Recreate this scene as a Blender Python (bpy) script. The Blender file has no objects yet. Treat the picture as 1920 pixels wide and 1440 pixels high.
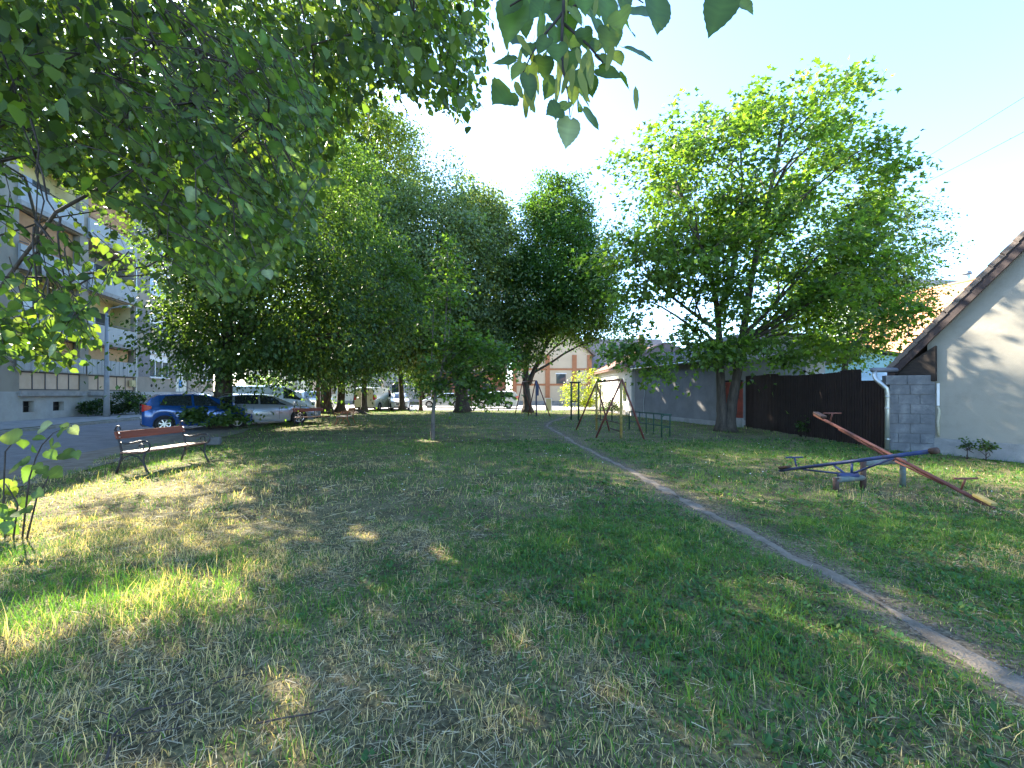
import bpy, math, random
import numpy as np
from mathutils import Vector, Matrix
PI = math.pi
R = math.radians
rng = np.random.default_rng(7)
random.seed(7)
SC = bpy.context.scene
COL = SC.collection

# ------------------------------------------------------------------ camera, sky, sun, exposure
CAM_H = 1.55
FPX = 800.0            # focal length in photo pixels (1920 wide)
HOR = 736.0            # horizon row in the photograph
cam_d = bpy.data.cameras.new('camera')
cam_d.lens = 15.0; cam_d.sensor_width = 36.0
cam_d.clip_start = 0.05; cam_d.clip_end = 3000
cam_d.shift_y = (HOR - 720.0) / 1920.0
cam = bpy.data.objects.new('camera', cam_d)
cam.location = (0, 0, CAM_H); cam.rotation_euler = (R(90), 0, 0)
COL.objects.link(cam); SC.camera = cam

SUN_AZ = -48.0         # degrees from +Y towards +X
SUN_EL = 33.0
world = bpy.data.worlds.new('World'); SC.world = world; world.use_nodes = True
wn = world.node_tree.nodes; wl = world.node_tree.links
wn.clear()
wo = wn.new('ShaderNodeOutputWorld'); wb = wn.new('ShaderNodeBackground'); sky = wn.new('ShaderNodeTexSky')
sky.sky_type = 'NISHITA'; sky.sun_disc = False
sky.sun_elevation = R(SUN_EL); sky.sun_rotation = R(SUN_AZ)
sky.air_density = 1.0; sky.dust_density = .6; sky.ozone_density = 5.4
wb.inputs['Strength'].default_value = 0.15
wl.new(sky.outputs[0], wb.inputs[0]); wl.new(wb.outputs[0], wo.inputs[0])
sun_d = bpy.data.lights.new('sun', 'SUN'); sun_d.energy = 5.0; sun_d.angle = R(0.53); sun_d.color = (1.0, 0.90, 0.74)
sun = bpy.data.objects.new('sun', sun_d); COL.objects.link(sun)
SUNV = Vector((math.sin(R(SUN_AZ)) * math.cos(R(SUN_EL)), math.cos(R(SUN_AZ)) * math.cos(R(SUN_EL)), math.sin(R(SUN_EL))))
sun.rotation_euler = SUNV.to_track_quat('Z', 'Y').to_euler()
sun.location = SUNV * 60
SC.view_settings.view_transform = 'Standard'; SC.view_settings.look = 'None'
SC.view_settings.gamma = 1.0; SC.view_settings.use_curve_mapping = False
SC.view_settings.exposure = 2.66
SC.render.engine = 'CYCLES'
cy = SC.cycles
cy.use_denoising = True
try:
    cy.denoiser = 'OPENIMAGEDENOISE'
except Exception:
    pass
cy.max_bounces = 8; cy.diffuse_bounces = 4; cy.glossy_bounces = 3; cy.transmission_bounces = 5; cy.transparent_max_bounces = 8
cy.caustics_reflective = False; cy.caustics_refractive = False
cy.sample_clamp_indirect = 6.0

# ------------------------------------------------------------------ helpers
def G(px, py):
    """ground point seen at a photo pixel"""
    d = FPX * CAM_H / (py - HOR)
    return Vector(((px - 960) / FPX * d, d, 0))
def W(px, py, d):
    return Vector(((px - 960) / FPX * d, d, CAM_H + (HOR - py) / FPX * d))
def tag(o, label=None, cat=None, group=None, kind=None):
    if label: o['label'] = label
    if cat: o['category'] = cat
    if group: o['group'] = group
    if kind: o['kind'] = kind
    return o
def empty(name, loc=(0, 0, 0), rz=0.0):
    o = bpy.data.objects.new(name, None); COL.objects.link(o)
    o.location = loc; o.rotation_euler = (0, 0, rz); o.empty_display_size = 0.2
    return o
def link(name, me, mat=None, parent=None, loc=None, rot=None):
    if mat is not None and len(me.materials) == 0: me.materials.append(mat)
    o = bpy.data.objects.new(name, me); COL.objects.link(o)
    if parent is not None: o.parent = parent
    if loc is not None: o.location = loc
    if rot is not None: o.rotation_euler = rot
    return o
def copy_tree(o, parent=None):
    c = o.copy(); COL.objects.link(c); c.parent = parent
    for ch in list(o.children): copy_tree(ch, c)
    return c
def np_mesh(name, verts, faces, colors=None, smooth=False):
    """faces: list of (N,k) int arrays"""
    me = bpy.data.meshes.new(name)
    verts = np.asarray(verts, dtype=np.float32)
    if not isinstance(faces, (list, tuple)): faces = [faces]
    faces = [np.asarray(f, dtype=np.int32) for f in faces if len(f)]
    nl = sum(f.size for f in faces); npoly = sum(len(f) for f in faces)
    me.vertices.add(len(verts)); me.vertices.foreach_set('co', verts.ravel())
    me.loops.add(nl); me.loops.foreach_set('vertex_index', np.concatenate([f.ravel() for f in faces]))
    me.polygons.add(npoly)
    tot = np.concatenate([np.full(len(f), f.shape[1], np.int32) for f in faces])
    st = np.concatenate([[0], np.cumsum(tot)[:-1]]).astype(np.int32)
    me.polygons.foreach_set('loop_start', st); me.polygons.foreach_set('loop_total', tot)
    if smooth: me.polygons.foreach_set('use_smooth', np.ones(npoly, bool))
    if colors is not None:
        a = me.color_attributes.new('Col', 'FLOAT_COLOR', 'POINT')
        c = np.ones((len(verts), 4), np.float32); c[:, :3] = colors
        a.data.foreach_set('color', c.ravel())
    me.update(calc_edges=True)
    return me

class MB:
    def __init__(s): s.v = []; s.f = []
    def add(s, vs, fs):
        b = len(s.v); s.v += [tuple(v) for v in vs]; s.f += [tuple(i + b for i in f) for f in fs]
        return s
    def box(s, x0, x1, y0, y1, z0, z1):
        return s.add([(x0,y0,z0),(x1,y0,z0),(x1,y1,z0),(x0,y1,z0),(x0,y0,z1),(x1,y0,z1),(x1,y1,z1),(x0,y1,z1)],
                     [(0,3,2,1),(4,5,6,7),(0,1,5,4),(1,2,6,5),(2,3,7,6),(3,0,4,7)])
    def cbox(s, c, sz, rot=None):
        hx, hy, hz = sz[0]/2, sz[1]/2, sz[2]/2
        vs = [Vector((a*hx, b*hy, d*hz)) for d in (-1, 1) for (a, b) in ((-1,-1),(1,-1),(1,1),(-1,1))]
        if rot is not None: vs = [rot @ v for v in vs]
        return s.add([v + Vector(c) for v in vs], [(0,3,2,1),(4,5,6,7),(0,1,5,4),(1,2,6,5),(2,3,7,6),(3,0,4,7)])
    def quad(s, a, b, c, d): return s.add([a, b, c, d], [(0, 1, 2, 3)])
    def prism(s, poly, axis, t0, t1):
        """poly: 2D points; axis 'x','y','z' is the extrusion axis"""
        n = len(poly)
        def m(p, t): return {'x': (t, p[0], p[1]), 'y': (p[0], t, p[1]), 'z': (p[0], p[1], t)}[axis]
        vs = [m(p, t0) for p in poly] + [m(p, t1) for p in poly]
        fs = [tuple(range(n))[::-1], tuple(range(n, 2*n))] + [(i, (i+1) % n, n+(i+1) % n, n+i) for i in range(n)]
        return s.add(vs, fs)
    def tube(s, pts, rad, n=8, cap=True, flat=None):
        pts = [Vector(p) for p in pts]; m = len(pts)
        rad = [rad]*m if not hasattr(rad, '__len__') else list(rad)
        vs = []; prev = None
        for i, p in enumerate(pts):
            t = (pts[min(i+1, m-1)] - pts[max(i-1, 0)])
            if t.length < 1e-9: t = Vector((0, 0, 1))
            t.normalize()
            if prev is None:
                up = Vector((0, 0, 1)) if abs(t.z) < .9 else Vector((1, 0, 0))
                u = t.cross(up).normalized()
            else:
                u = (prev - t * prev.dot(t))
                u = u.normalized() if u.length > 1e-6 else t.orthogonal().normalized()
            prev = u; w = t.cross(u)
            for k in range(n):
                a = 2*PI*k/n
                vs.append(p + (u*math.cos(a) + w*math.sin(a))*rad[i])
        fs = []
        for i in range(m-1):
            for k in range(n):
                fs.append((i*n+k, i*n+(k+1) % n, (i+1)*n+(k+1) % n, (i+1)*n+k))
        if cap: fs += [tuple(range(n))[::-1], tuple(range((m-1)*n, m*n))]
        return s.add(vs, fs)
    def build(s, name, mat=None, parent=None, smooth=False, bevel=0.0, loc=None, rot=None):
        me = bpy.data.meshes.new(name); me.from_pydata(s.v, [], s.f)
        if smooth: me.polygons.foreach_set('use_smooth', np.ones(len(me.polygons), bool))
        me.update()
        o = link(name, me, mat, parent, loc, rot)
        if bevel > 0:
            b = o.modifiers.new('bevel', 'BEVEL'); b.width = bevel; b.segments = 1; b.limit_method = 'ANGLE'; b.angle_limit = R(35)
        return o

# smooth pseudo noise (sums of sines), -1..1
_ph = np.random.default_rng(3)
_NK = [(_ph.normal(size=(10, 3)), _ph.uniform(0, 6.28, 10)) for _ in range(6)]
def snoise(p, scale=1.0, k=0):
    K, ph = _NK[k % 6]
    p = np.asarray(p, float)
    if p.shape[-1] == 2: p = np.concatenate([p, np.zeros(p.shape[:-1] + (1,))], -1)
    q = p * scale
    v = np.zeros(p.shape[:-1])
    for i in range(10):
        v += np.sin(q @ (K[i] * (1 + i * .12)) * 2.2 + ph[i])
    return v / 4.5
def ground_z(x, y):
    p = np.stack([np.asarray(x, float), np.asarray(y, float)], -1)
    return 0.018 * snoise(p, 0.9, 0) + 0.010 * snoise(p, 3.1, 1) + 0.0

# ------------------------------------------------------------------ materials
MATS = {}
def mat(name, col, rough=.7, col2=None, scale=4.0, detail=4.0, bump=0.0, bscale=None, metal=0.0, spec=.4, streak=None, lo=.35, hi=.65, stretch=None, alpha=None, dirt=None):
    if name in MATS: return MATS[name]
    m = bpy.data.materials.new(name); m.use_nodes = True; MATS[name] = m
    nt = m.node_tree; b = nt.nodes['Principled BSDF']
    b.inputs['Base Color'].default_value = (*col, 1); b.inputs['Roughness'].default_value = rough
    b.inputs['Metallic'].default_value = metal; b.inputs['Specular IOR Level'].default_value = spec
    tc = nt.nodes.new('ShaderNodeTexCoord')
    src = tc.outputs['Object']
    if stretch:
        mp = nt.nodes.new('ShaderNodeMapping'); mp.inputs['Scale'].default_value = stretch
        nt.links.new(src, mp.inputs[0]); src = mp.outputs[0]
    if col2 is not None:
        n = nt.nodes.new('ShaderNodeTexNoise'); n.inputs['Scale'].default_value = scale; n.inputs['Detail'].default_value = detail
        n.inputs['Roughness'].default_value = .65
        nt.links.new(src, n.inputs['Vector'])
        r = nt.nodes.new('ShaderNodeValToRGB'); r.color_ramp.elements[0].position = lo; r.color_ramp.elements[1].position = hi
        r.color_ramp.elements[0].color = (*col, 1); r.color_ramp.elements[1].color = (*col2, 1)
        nt.links.new(n.outputs['Fac'], r.inputs[0])
        out = r.outputs[0]
        if dirt is not None:   # second, coarser stain layer: (colour, scale, amount)
            n2 = nt.nodes.new('ShaderNodeTexNoise'); n2.inputs['Scale'].default_value = dirt[1]; n2.inputs['Detail'].default_value = 6
            n2.inputs['Roughness'].default_value = .7
            nt.links.new(src, n2.inputs['Vector'])
            r2 = nt.nodes.new('ShaderNodeValToRGB'); r2.color_ramp.elements[0].position = .5; r2.color_ramp.elements[1].position = .72
            r2.color_ramp.elements[0].color = (0, 0, 0, 1); r2.color_ramp.elements[1].color = (dirt[2],)*3 + (1,)
            nt.links.new(n2.outputs['Fac'], r2.inputs[0])
            mx = nt.nodes.new('ShaderNodeMix'); mx.data_type = 'RGBA'
            nt.links.new(r2.outputs[0], mx.inputs[0]); nt.links.new(out, mx.inputs[6]); mx.inputs[7].default_value = (*dirt[0], 1)
            out = mx.outputs[2]
        nt.links.new(out, b.inputs['Base Color'])
    if bump > 0:
        n = nt.nodes.new('ShaderNodeTexNoise'); n.inputs['Scale'].default_value = bscale or scale*6; n.inputs['Detail'].default_value = 5
        nt.links.new(src, n.inputs['Vector'])
        bp = nt.nodes.new('ShaderNodeBump'); bp.inputs['Strength'].default_value = bump; bp.inputs['Distance'].default_value = .02
        nt.links.new(n.outputs['Fac'], bp.inputs['Height']); nt.links.new(bp.outputs[0], b.inputs['Normal'])
    return m
def leaf_mat(name, trans=(2.6, 2.6, .8), tfac=.44, rough=.45, spec=.35):
    """per-leaf colour comes from the Col attribute; translucent blade"""
    m = bpy.data.materials.new(name); m.use_nodes = True; MATS[name] = m
    nt = m.node_tree; b = nt.nodes['Principled BSDF']; out = nt.nodes['Material Output']
    b.inputs['Roughness'].default_value = rough; b.inputs['Specular IOR Level'].default_value = spec
    at = nt.nodes.new('ShaderNodeAttribute'); at.attribute_name = 'Col'
    nt.links.new(at.outputs['Color'], b.inputs['Base Color'])
    mx = nt.nodes.new('ShaderNodeMix'); mx.data_type = 'RGBA'; mx.blend_type = 'MULTIPLY'; mx.inputs[0].default_value = 1
    nt.links.new(at.outputs['Color'], mx.inputs[6]); mx.inputs[7].default_value = (*trans, 1)
    t = nt.nodes.new('ShaderNodeBsdfTranslucent'); nt.links.new(mx.outputs[2], t.inputs['Color'])
    ms = nt.nodes.new('ShaderNodeMixShader'); ms.inputs[0].default_value = tfac
    nt.links.new(b.outputs[0], ms.inputs[1]); nt.links.new(t.outputs[0], ms.inputs[2]); nt.links.new(ms.outputs[0], out.inputs[0])
    return m
def glass_mat(name, col=(.03, .04, .045), rough=.04):
    m = mat(name, col, rough, spec=.9); return m

M_leaf = leaf_mat('linden leaf')
M_maple = leaf_mat('maple leaf', trans=(2.45, 2.5, .7), tfac=.5)
M_grass = leaf_mat('grass blade', trans=(1.8, 1.9, .7), tfac=.35, rough=.6, spec=.2)
M_bark = mat('grey brown bark', (.045, .036, .028), .95, (.105, .085, .066), 9, 6, bump=.9, bscale=26, stretch=(1, 1, .22))
M_bark2 = mat('smooth grey bark', (.075, .066, .058), .9, (.16, .145, .125), 7, 5, bump=.5, bscale=30, stretch=(1, 1, .4))
M_twig = mat('dark twig bark', (.03, .022, .018), .85, (.07, .052, .042), 20)
# ------------------------------------------------------------------ the setting: ground, street, path
SD = Vector((-0.2425, 0.9702, 0)).normalized()       # street direction
SN = Vector((SD.y, -SD.x, 0))                        # towards the park
def street(n, s, z=0.0):
    return SN * n + SD * s + Vector((0, 0, z))
N_NEAR, N_FAR, N_FACADE = -7.7, -14.6, -19.4
PATH = [(2.62, .6), (2.68, 1.6), (2.70, 2.3), (2.72, 2.75), (2.76, 3.45), (2.68, 4.4), (2.56, 5.5), (2.44, 7.8), (2.2, 10.4), (2.04, 12.5), (1.84, 16.3), (1.6, 20), (2.0, 22.6), (2.7, 25.0), (4.1, 29.5), (5.0, 35.0)]
def path_dist(x, y):
    x = np.asarray(x, float); y = np.asarray(y, float)
    best = np.full(x.shape, 99.0)
    for (ax, ay), (bx, by) in zip(PATH[:-1], PATH[1:]):
        dx, dy = bx-ax, by-ay; L2 = dx*dx+dy*dy
        t = np.clip(((x-ax)*dx+(y-ay)*dy)/L2, 0, 1)
        best = np.minimum(best, np.hypot(x-ax-t*dx, y-ay-t*dy))
    return best
LAWN_FAR = 36.0
def in_lawn(x, y):
    n = x*SN.x + y*SN.y
    wob = .25*np.sin(y*.9) + .18*np.sin(y*2.3+1)
    right = np.where(y < 11.2, 10.75 - (y-10.9)*.39, np.where(y < 19, 10.25, 9.5-(y-19.9)*.206))
    return (n > N_NEAR + .9 + wob) & (x < right) & (y < LAWN_FAR + .4*np.sin(x*.7) + .3*np.sin(x*2.1))

def ground_material():
    m = bpy.data.materials.new('bare soil and thatch'); m.use_nodes = True
    nt = m.node_tree; b = nt.nodes['Principled BSDF']; b.inputs['Roughness'].default_value = .95; b.inputs['Specular IOR Level'].default_value = .15
    tc = nt.nodes.new('ShaderNodeTexCoord')
    n1 = nt.nodes.new('ShaderNodeTexNoise'); n1.inputs['Scale'].default_value = 1.1; n1.inputs['Detail'].default_value = 8; n1.inputs['Roughness'].default_value = .7
    n2 = nt.nodes.new('ShaderNodeTexNoise'); n2.inputs['Scale'].default_value = 38; n2.inputs['Detail'].default_value = 6
    for n in (n1, n2): nt.links.new(tc.outputs['Object'], n.inputs['Vector'])
    r1 = nt.nodes.new('ShaderNodeValToRGB'); e = r1.color_ramp.elements
    e[0].position = .32; e[0].color = (.100, .080, .056, 1); e[1].position = .68; e[1].color = (.29, .24, .15, 1)
    k = r1.color_ramp.elements.new(.5); k.color = (.165, .155, .080, 1)
    r2 = nt.nodes.new('ShaderNodeValToRGB'); e = r2.color_ramp.elements
    e[0].position = .35; e[0].color = (.28, .27, .26, 1); e[1].position = .75; e[1].color = (1.35, 1.3, 1.2, 1)
    nt.links.new(n1.outputs['Fac'], r1.inputs[0]); nt.links.new(n2.outputs['Fac'], r2.inputs[0])
    mx = nt.nodes.new('ShaderNodeMix'); mx.data_type = 'RGBA'; mx.blend_type = 'MULTIPLY'; mx.inputs[0].default_value = 1
    nt.links.new(r2.outputs[0], mx.inputs[7]); nt.links.new(mx.outputs[2], b.inputs['Base Color'])
    wa = nt.nodes.new('ShaderNodeAttribute'); wa.attribute_name = 'worn'
    wx = nt.nodes.new('ShaderNodeMix'); wx.data_type = 'RGBA'; nt.links.new(wa.outputs['Fac'], wx.inputs[0]); nt.links.new(r1.outputs[0], wx.inputs[6]); wx.inputs[7].default_value = (.17, .142, .106, 1)
    nt.links.new(wx.outputs[2], mx.inputs[6])
    bp = nt.nodes.new('ShaderNodeBump'); bp.inputs['Strength'].default_value = .7; bp.inputs['Distance'].default_value = .03
    nt.links.new(n2.outputs['Fac'], bp.inputs['Height']); nt.links.new(bp.outputs[0], b.inputs['Normal'])
    return m
M_soil = ground_material()
# one big sheet to the horizon, finer under the lawn
def grid_mesh(name, xs, ys, zf):
    X, Y = np.meshgrid(xs, ys); Z = zf(X, Y)
    nx, ny = len(xs), len(ys)
    v = np.stack([X, Y, Z], -1).reshape(-1, 3)
    i = np.arange((ny-1)*(nx-1)); r = i // (nx-1); c = i % (nx-1)
    f = np.stack([r*nx+c, r*nx+c+1, (r+1)*nx+c+1, (r+1)*nx+c], -1)
    return np_mesh(name, v, f, smooth=True)
xs = np.concatenate([[-900, -300, -120, -60, -40, -25, -15], np.arange(-12, 12.01, .15), [15, 20, 30, 50, 100, 300, 900]])
ys = np.concatenate([[-300, -80, -30, -12, -6], np.arange(-3, 14.01, .15), np.arange(14.5, 40.1, .6), [45, 55, 70, 100, 150, 300, 900]])
def gz(X, Y):
    inside = in_lawn(X, Y) & (np.abs(X) < 12) & (Y > -3)
    d = path_dist(X, Y)
    dip = -.03*np.exp(-(d/.20)**2)
    return np.where(inside, ground_z(X, Y) + dip, -.03)
gme = grid_mesh('ground', xs, ys, gz)
gco = np.zeros(len(gme.vertices)*3, np.float32); gme.vertices.foreach_get('co', gco); gco = gco.reshape(-1, 3)
worn = np.clip(np.exp(-(path_dist(gco[:, 0], gco[:, 1])/.20)**2)*1.15, 0, 1)
at_ = gme.color_attributes.new('worn', 'FLOAT_COLOR', 'POINT'); wc = np.ones((len(gco), 4), np.float32); wc[:, :3] = worn[:, None]; at_.data.foreach_set('color', wc.ravel())
tag(link('ground', gme, M_soil), kind='structure')

M_asph = mat('worn street asphalt', (.10, .105, .12), .9, (.155, .16, .175), 2.2, 7, bump=.35, bscale=160, dirt=((.075, .072, .07), .8, .6))
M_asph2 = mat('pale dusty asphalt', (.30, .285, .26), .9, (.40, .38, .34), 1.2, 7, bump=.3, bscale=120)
M_pave = mat('worn concrete pavement', (.17, .17, .165), .9, (.27, .265, .25), 1.6, 7, bump=.3, bscale=90)
M_kerb = mat('grey concrete kerb', (.22, .22, .21), .9, (.33, .32, .30), 5, 5, bump=.3)
M_path = mat('trodden dusty earth', (.14, .115, .086), .97, (.25, .21, .16), 5, 8, bump=.8, bscale=60, spec=.1)
def strip(name, n0, n1, s0, s1, z, m, seg=60):
    mb = MB()
    for i in range(seg):
        a = s0+(s1-s0)*i/seg; b = s0+(s1-s0)*(i+1)/seg
        mb.quad(street(n1, a, z), street(n1, b, z), street(n0, b, z), street(n0, a, z))
    return tag(mb.build(name, m), kind='structure')
strip('road', N_FAR, N_NEAR, -60, 160, .006, M_asph)
strip('pavement', N_FACADE+.02, N_FAR-.72, -60, 52, .10, M_pave)
# the earth verge between kerb and pavement, the kerb of the far side
strip('verge', N_FAR-.72, N_FAR-.15, -60, 52, .085, mat('verge earth with moss', (.06, .06, .04), .95, (.10, .13, .05), 3, 6, bump=.5))
kerb = MB(); 
for i in range(112):
    s0 = -60+i*1.0
    for pts in [(s0, s0+.985)]:
        a, b = pts
        vs = [street(N_FAR-.15, a, 0), street(N_FAR, a, 0), street(N_FAR, b, 0), street(N_FAR-.15, b, 0),
              street(N_FAR-.15, a, .115), street(N_FAR-.012, a, .115), street(N_FAR-.012, b, .115), street(N_FAR-.15, b, .115)]
        kerb.add(vs, [(0,3,2,1),(4,5,6,7),(0,1,5,4),(1,2,6,5),(2,3,7,6),(3,0,4,7)])
tag(kerb.build('kerb', M_kerb), kind='structure')
# dusty shoulder between asphalt and lawn
sh = MB(); SEG = 160
for i in range(SEG):
    a = -20+i*.5; b = a+.5
    def wv(s): return .22*math.sin(s*.8)+.12*math.sin(s*2.1+1)
    sh.quad(street(N_NEAR+1.45+wv(a)*.6, a, .012), street(N_NEAR+1.45+wv(b)*.6, b, .012), street(N_NEAR-.35+wv(b*.7+2), b, .012), street(N_NEAR-.35+wv(a*.7+2), a, .012))
tag(sh.build('road_shoulder', mat('dusty brown shoulder', (.12, .095, .075), .95, (.21, .18, .15), 3, 8, bump=.5, bscale=50)), kind='structure')
# cross street at the far end, sunlit
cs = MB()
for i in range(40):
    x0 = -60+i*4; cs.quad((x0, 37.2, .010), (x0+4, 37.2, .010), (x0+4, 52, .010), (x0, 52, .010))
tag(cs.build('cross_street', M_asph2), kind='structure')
# trodden path
pts = []
for (a, b) in zip(PATH[:-1], PATH[1:]):
    L = math.dist(a, b); n = max(2, int(L/.12))
    for i in range(n): pts.append((a[0]+(b[0]-a[0])*i/n, a[1]+(b[1]-a[1])*i/n))
pts = np.array(pts)
for _ in range(12): pts[1:-1] = .25*pts[:-2]+.5*pts[1:-1]+.25*pts[2:]
tg = np.gradient(pts, axis=0); tg /= np.linalg.norm(tg, axis=1)[:, None]; nr = np.stack([tg[:, 1], -tg[:, 0]], 1)
lw = .062+.04*snoise(pts, 1.5, 2)+.035*snoise(pts, 5, 3); rw = .062+.04*snoise(pts, 1.7, 4)+.035*snoise(pts, 6, 5)
cols = [pts - nr*(lw*1.25)[:, None], pts - nr*(lw*.6)[:, None], pts, pts + nr*(rw*.6)[:, None], pts + nr*(rw*1.25)[:, None]]
V = []
for k, c in enumerate(cols):
    z = gz(c[:, 0], c[:, 1]) + (.012 if k in (1, 2, 3) else -.012)
    V.append(np.concatenate([c, z[:, None]], 1))
n = len(pts); V = np.concatenate(V)
F = []
for k in range(4):
    i = np.arange(n-1); F.append(np.stack([k*n+i, (k+1)*n+i, (k+1)*n+i+1, k*n+i+1], -1))
tag(link('footpath', np_mesh('footpath', V, np.concatenate(F), smooth=True), M_path), kind='structure')

# ------------------------------------------------------------------ lawn: grass, straw, weeds
def gauss(x, y, cx, cy, r): return np.exp(-((x-cx)**2+(y-cy)**2)/(r*r))
def dryness(x, y):
    p = np.stack([x, y], -1)
    d = .15 + .14*snoise(p, .55, 2) + .24*snoise(p, 1.7, 3) + .16*snoise(p, 4.5, 5)
    d = d + .30*gauss(x, y, -1.9, 4.7, 1.2) + .26*gauss(x, y, -5.3, 6.7, 1.5) + .34*gauss(x, y, -1.7, 2.0, 1.0) + .35*gauss(x, y, -.1, 2.0, .8)
    d = d + .18*gauss(x, y, -3.5, 5.3, 1.2) + .3*gauss(x, y, 1.6, 1.7, .7)
    d = d - .20*gauss(x, y, -2.8, 3.1, .95) - .22*gauss(x, y, 1.2, 4.5, 1.4) - .1*gauss(x, y, 1.5, 3, 1.0)
    d = d + .55*gauss(x, y, 6.3, 5.5, .45) + .45*gauss(x, y, 5.1, 8.1, .4) + .35*gauss(x, y, 5.7, 6.7, .8) + .35*gauss(x, y, 3.6, 15, .8)
    d = d - .3*np.clip((y-7)/5, 0, 1) - .15*np.clip(x/3, -1, 1)
    return d
def tallness(x, y):
    p = np.stack([x, y], -1)
    return 1.0 + .35*snoise(p, .8, 4) + .55*np.clip(snoise(p, 3.2, 2), -.5, 1.2) + .6*gauss(x, y, -2.8, 3.1, 1.0) + .35*gauss(x, y, .2, 3.9, .25) + .6*gauss(x, y, -6.5, 7.6, .8) - .35*gauss(x, y, -1.8, 4.6, 1.2)
def sample_field(n, ymin, ymax, margin=1.3, extra=0.6):
    u = rng.random(n); y = np.sqrt(ymin**2+(ymax**2-ymin**2)*u)
    x = (rng.random(n)*2-1)*(y*margin+extra)
    ok = in_lawn(x, y); return x[ok], y[ok]
def blades(x, y, L, wd, col, lean, seg, flat=0.0):
    n = len(x); z = gz(x, y)
    a = rng.random(n)*2*PI; d = np.stack([np.cos(a), np.sin(a)], -1)
    b2 = rng.random(n)*2*PI; wv = np.stack([np.cos(b2), np.sin(b2)], -1)
    base = np.stack([x, y, z-.004], -1)
    h = np.sqrt(np.clip(1-lean**2, .02, 1))
    def at(t):
        o = base.copy(); o[:, :2] += d*(L*lean*t**1.6)[:, None]; o[:, 2] += L*h*(t - .25*lean*t*t); return o
    W3 = np.concatenate([wv, np.zeros((n, 1))], 1)*wd[:, None]
    if seg == 1:
        v = np.stack([base-W3, base+W3, at(np.ones(n))], 1); f = np.arange(n*3).reshape(n, 3)
        return v.reshape(-1, 3), [f], np.repeat(col, 3, 0)
    m1 = at(np.full(n, .5)); tip = at(np.ones(n))
    v = np.stack([base-W3*.8, base+W3*.8, m1+W3, m1-W3, tip], 1)
    i = np.arange(n)*5
    return v.reshape(-1, 3), [np.stack([i, i+1, i+2, i+3], -1), np.stack([i+3, i+2, i+4], -1)], np.repeat(col, 5, 0)
def mix(a, b, t): return a*(1-t)[:, None]+b*t[:, None]
def grass_cols(x, y, dry):
    n = len(x)
    g1 = np.array([.045, .125, .022]); g2 = np.array([.118, .215, .050]); dr = np.array([.43, .375, .25]); bl = np.array([.045, .130, .050])
    t = np.clip(rng.normal(.45, .3, n)+.25*snoise(np.stack([x, y], -1), .7, 5), 0, 1)
    c = mix(np.tile(g1, (n, 1)), np.tile(g2, (n, 1)), t)
    k = rng.random(n) < .25; c[k] = bl*(.7+.5*rng.random(k.sum()))[:, None]
    p = np.clip(dry*1.15, .03, .92); k = rng.random(n) < p
    c[k] = dr*(.55+.65*rng.random(k.sum()))[:, None]
    return c*np.array([1.50, 1.30, 1.05])*(.8+.4*rng.random(n))[:, None]
def make_grass(name, n, y0, y1, seg, Lm, wm, margin, label):
    x, y = sample_field(n, y0, y1, margin)
    dry = dryness(x, y); tall = tallness(x, y); pd = path_dist(x, y)
    pn = snoise(np.stack([x, y], -1), 2.3, 1)
    keep = rng.random(len(x)) < np.clip(1.0 - .62*np.clip(dry, 0, 1) - .28*np.clip(pn, 0, 1), .08, 1)
    keep &= pd > (.03 + .06*snoise(np.stack([x, y], -1), 3, 2) + .12*rng.random(len(x)))
    x, y, dry, tall, pd = x[keep], y[keep], dry[keep], tall[keep], pd[keep]
    tall = tall*np.clip(.30+pd*1.0, .30, 1)
    L = Lm*np.clip(tall, .3, 3)*np.exp(rng.normal(0, .38, len(x)))
    wd = wm*(.6+.8*rng.random(len(x)))
    lean = np.clip(rng.beta(2, 2.4, len(x))*1.15, .05, .97)
    v, f, c = blades(x, y, L, wd, grass_cols(x, y, dry), lean, seg)
    o = link(name, np_mesh(name, v, f, c), M_grass)
    return tag(o, label, 'grass', kind='stuff')
make_grass('grass', 195000, .9, 5.2, 2, .050, .0018, 1.34, 'short patchy green grass and dry blades across the lawn foreground')
make_grass('grass', 155000, 5.2, 13.0, 2, .058, .0028, 1.3, 'green lawn grass around the bench and the see-saw')
make_grass('grass', 130000, 13.0, 36.5, 1, .075, .0075, 1.05, 'green lawn grass under the far trees and swings')
# straw: cut dry stems lying flat
def make_straw(n, y0, y1, thr, wd, Lr):
    x, y = sample_field(n, y0, y1, 1.33)
    dry = dryness(x, y); keep = rng.random(len(x)) < np.clip((dry*1.3+thr)*(1+.9*snoise(np.stack([x, y], -1), 3.6, 0)), 0, 1)
    keep &= path_dist(x, y) > .02+.16*rng.random(len(x))
    x, y = x[keep], y[keep]; n = len(x)
    a = rng.random(n)*PI*2 ; L = Lr*(.35+rng.random(n)*1.0); t = rng.normal(0, .12, n)
    d = np.stack([np.cos(a)*np.cos(t), np.sin(a)*np.cos(t), np.sin(t)], -1)*L[:, None]/2
    q = np.stack([-np.sin(a), np.cos(a), rng.normal(0, .6, n)], -1)*(wd*(.6+.8*rng.random(n)))[:, None]
    c = np.stack([x, y, gz(x, y)+.008+np.abs(np.sin(t))*L/2+rng.random(n)*.014], -1)
    v = np.stack([c-d-q, c+d-q, c+d+q, c-d+q], 1).reshape(-1, 3)
    col = np.array([.56, .48, .35])*(.35+.75*rng.random(n))[:, None]
    k = rng.random(n) < .3; col[k] = np.array([.30, .21, .12])*(.5+.7*rng.random(k.sum()))[:, None]
    return v, np.arange(n*4).reshape(n, 4), np.repeat(col, 4, 0)
v1, f1, c1 = make_straw(60000, .9, 5.0, .10, .0011, .075)
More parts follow.
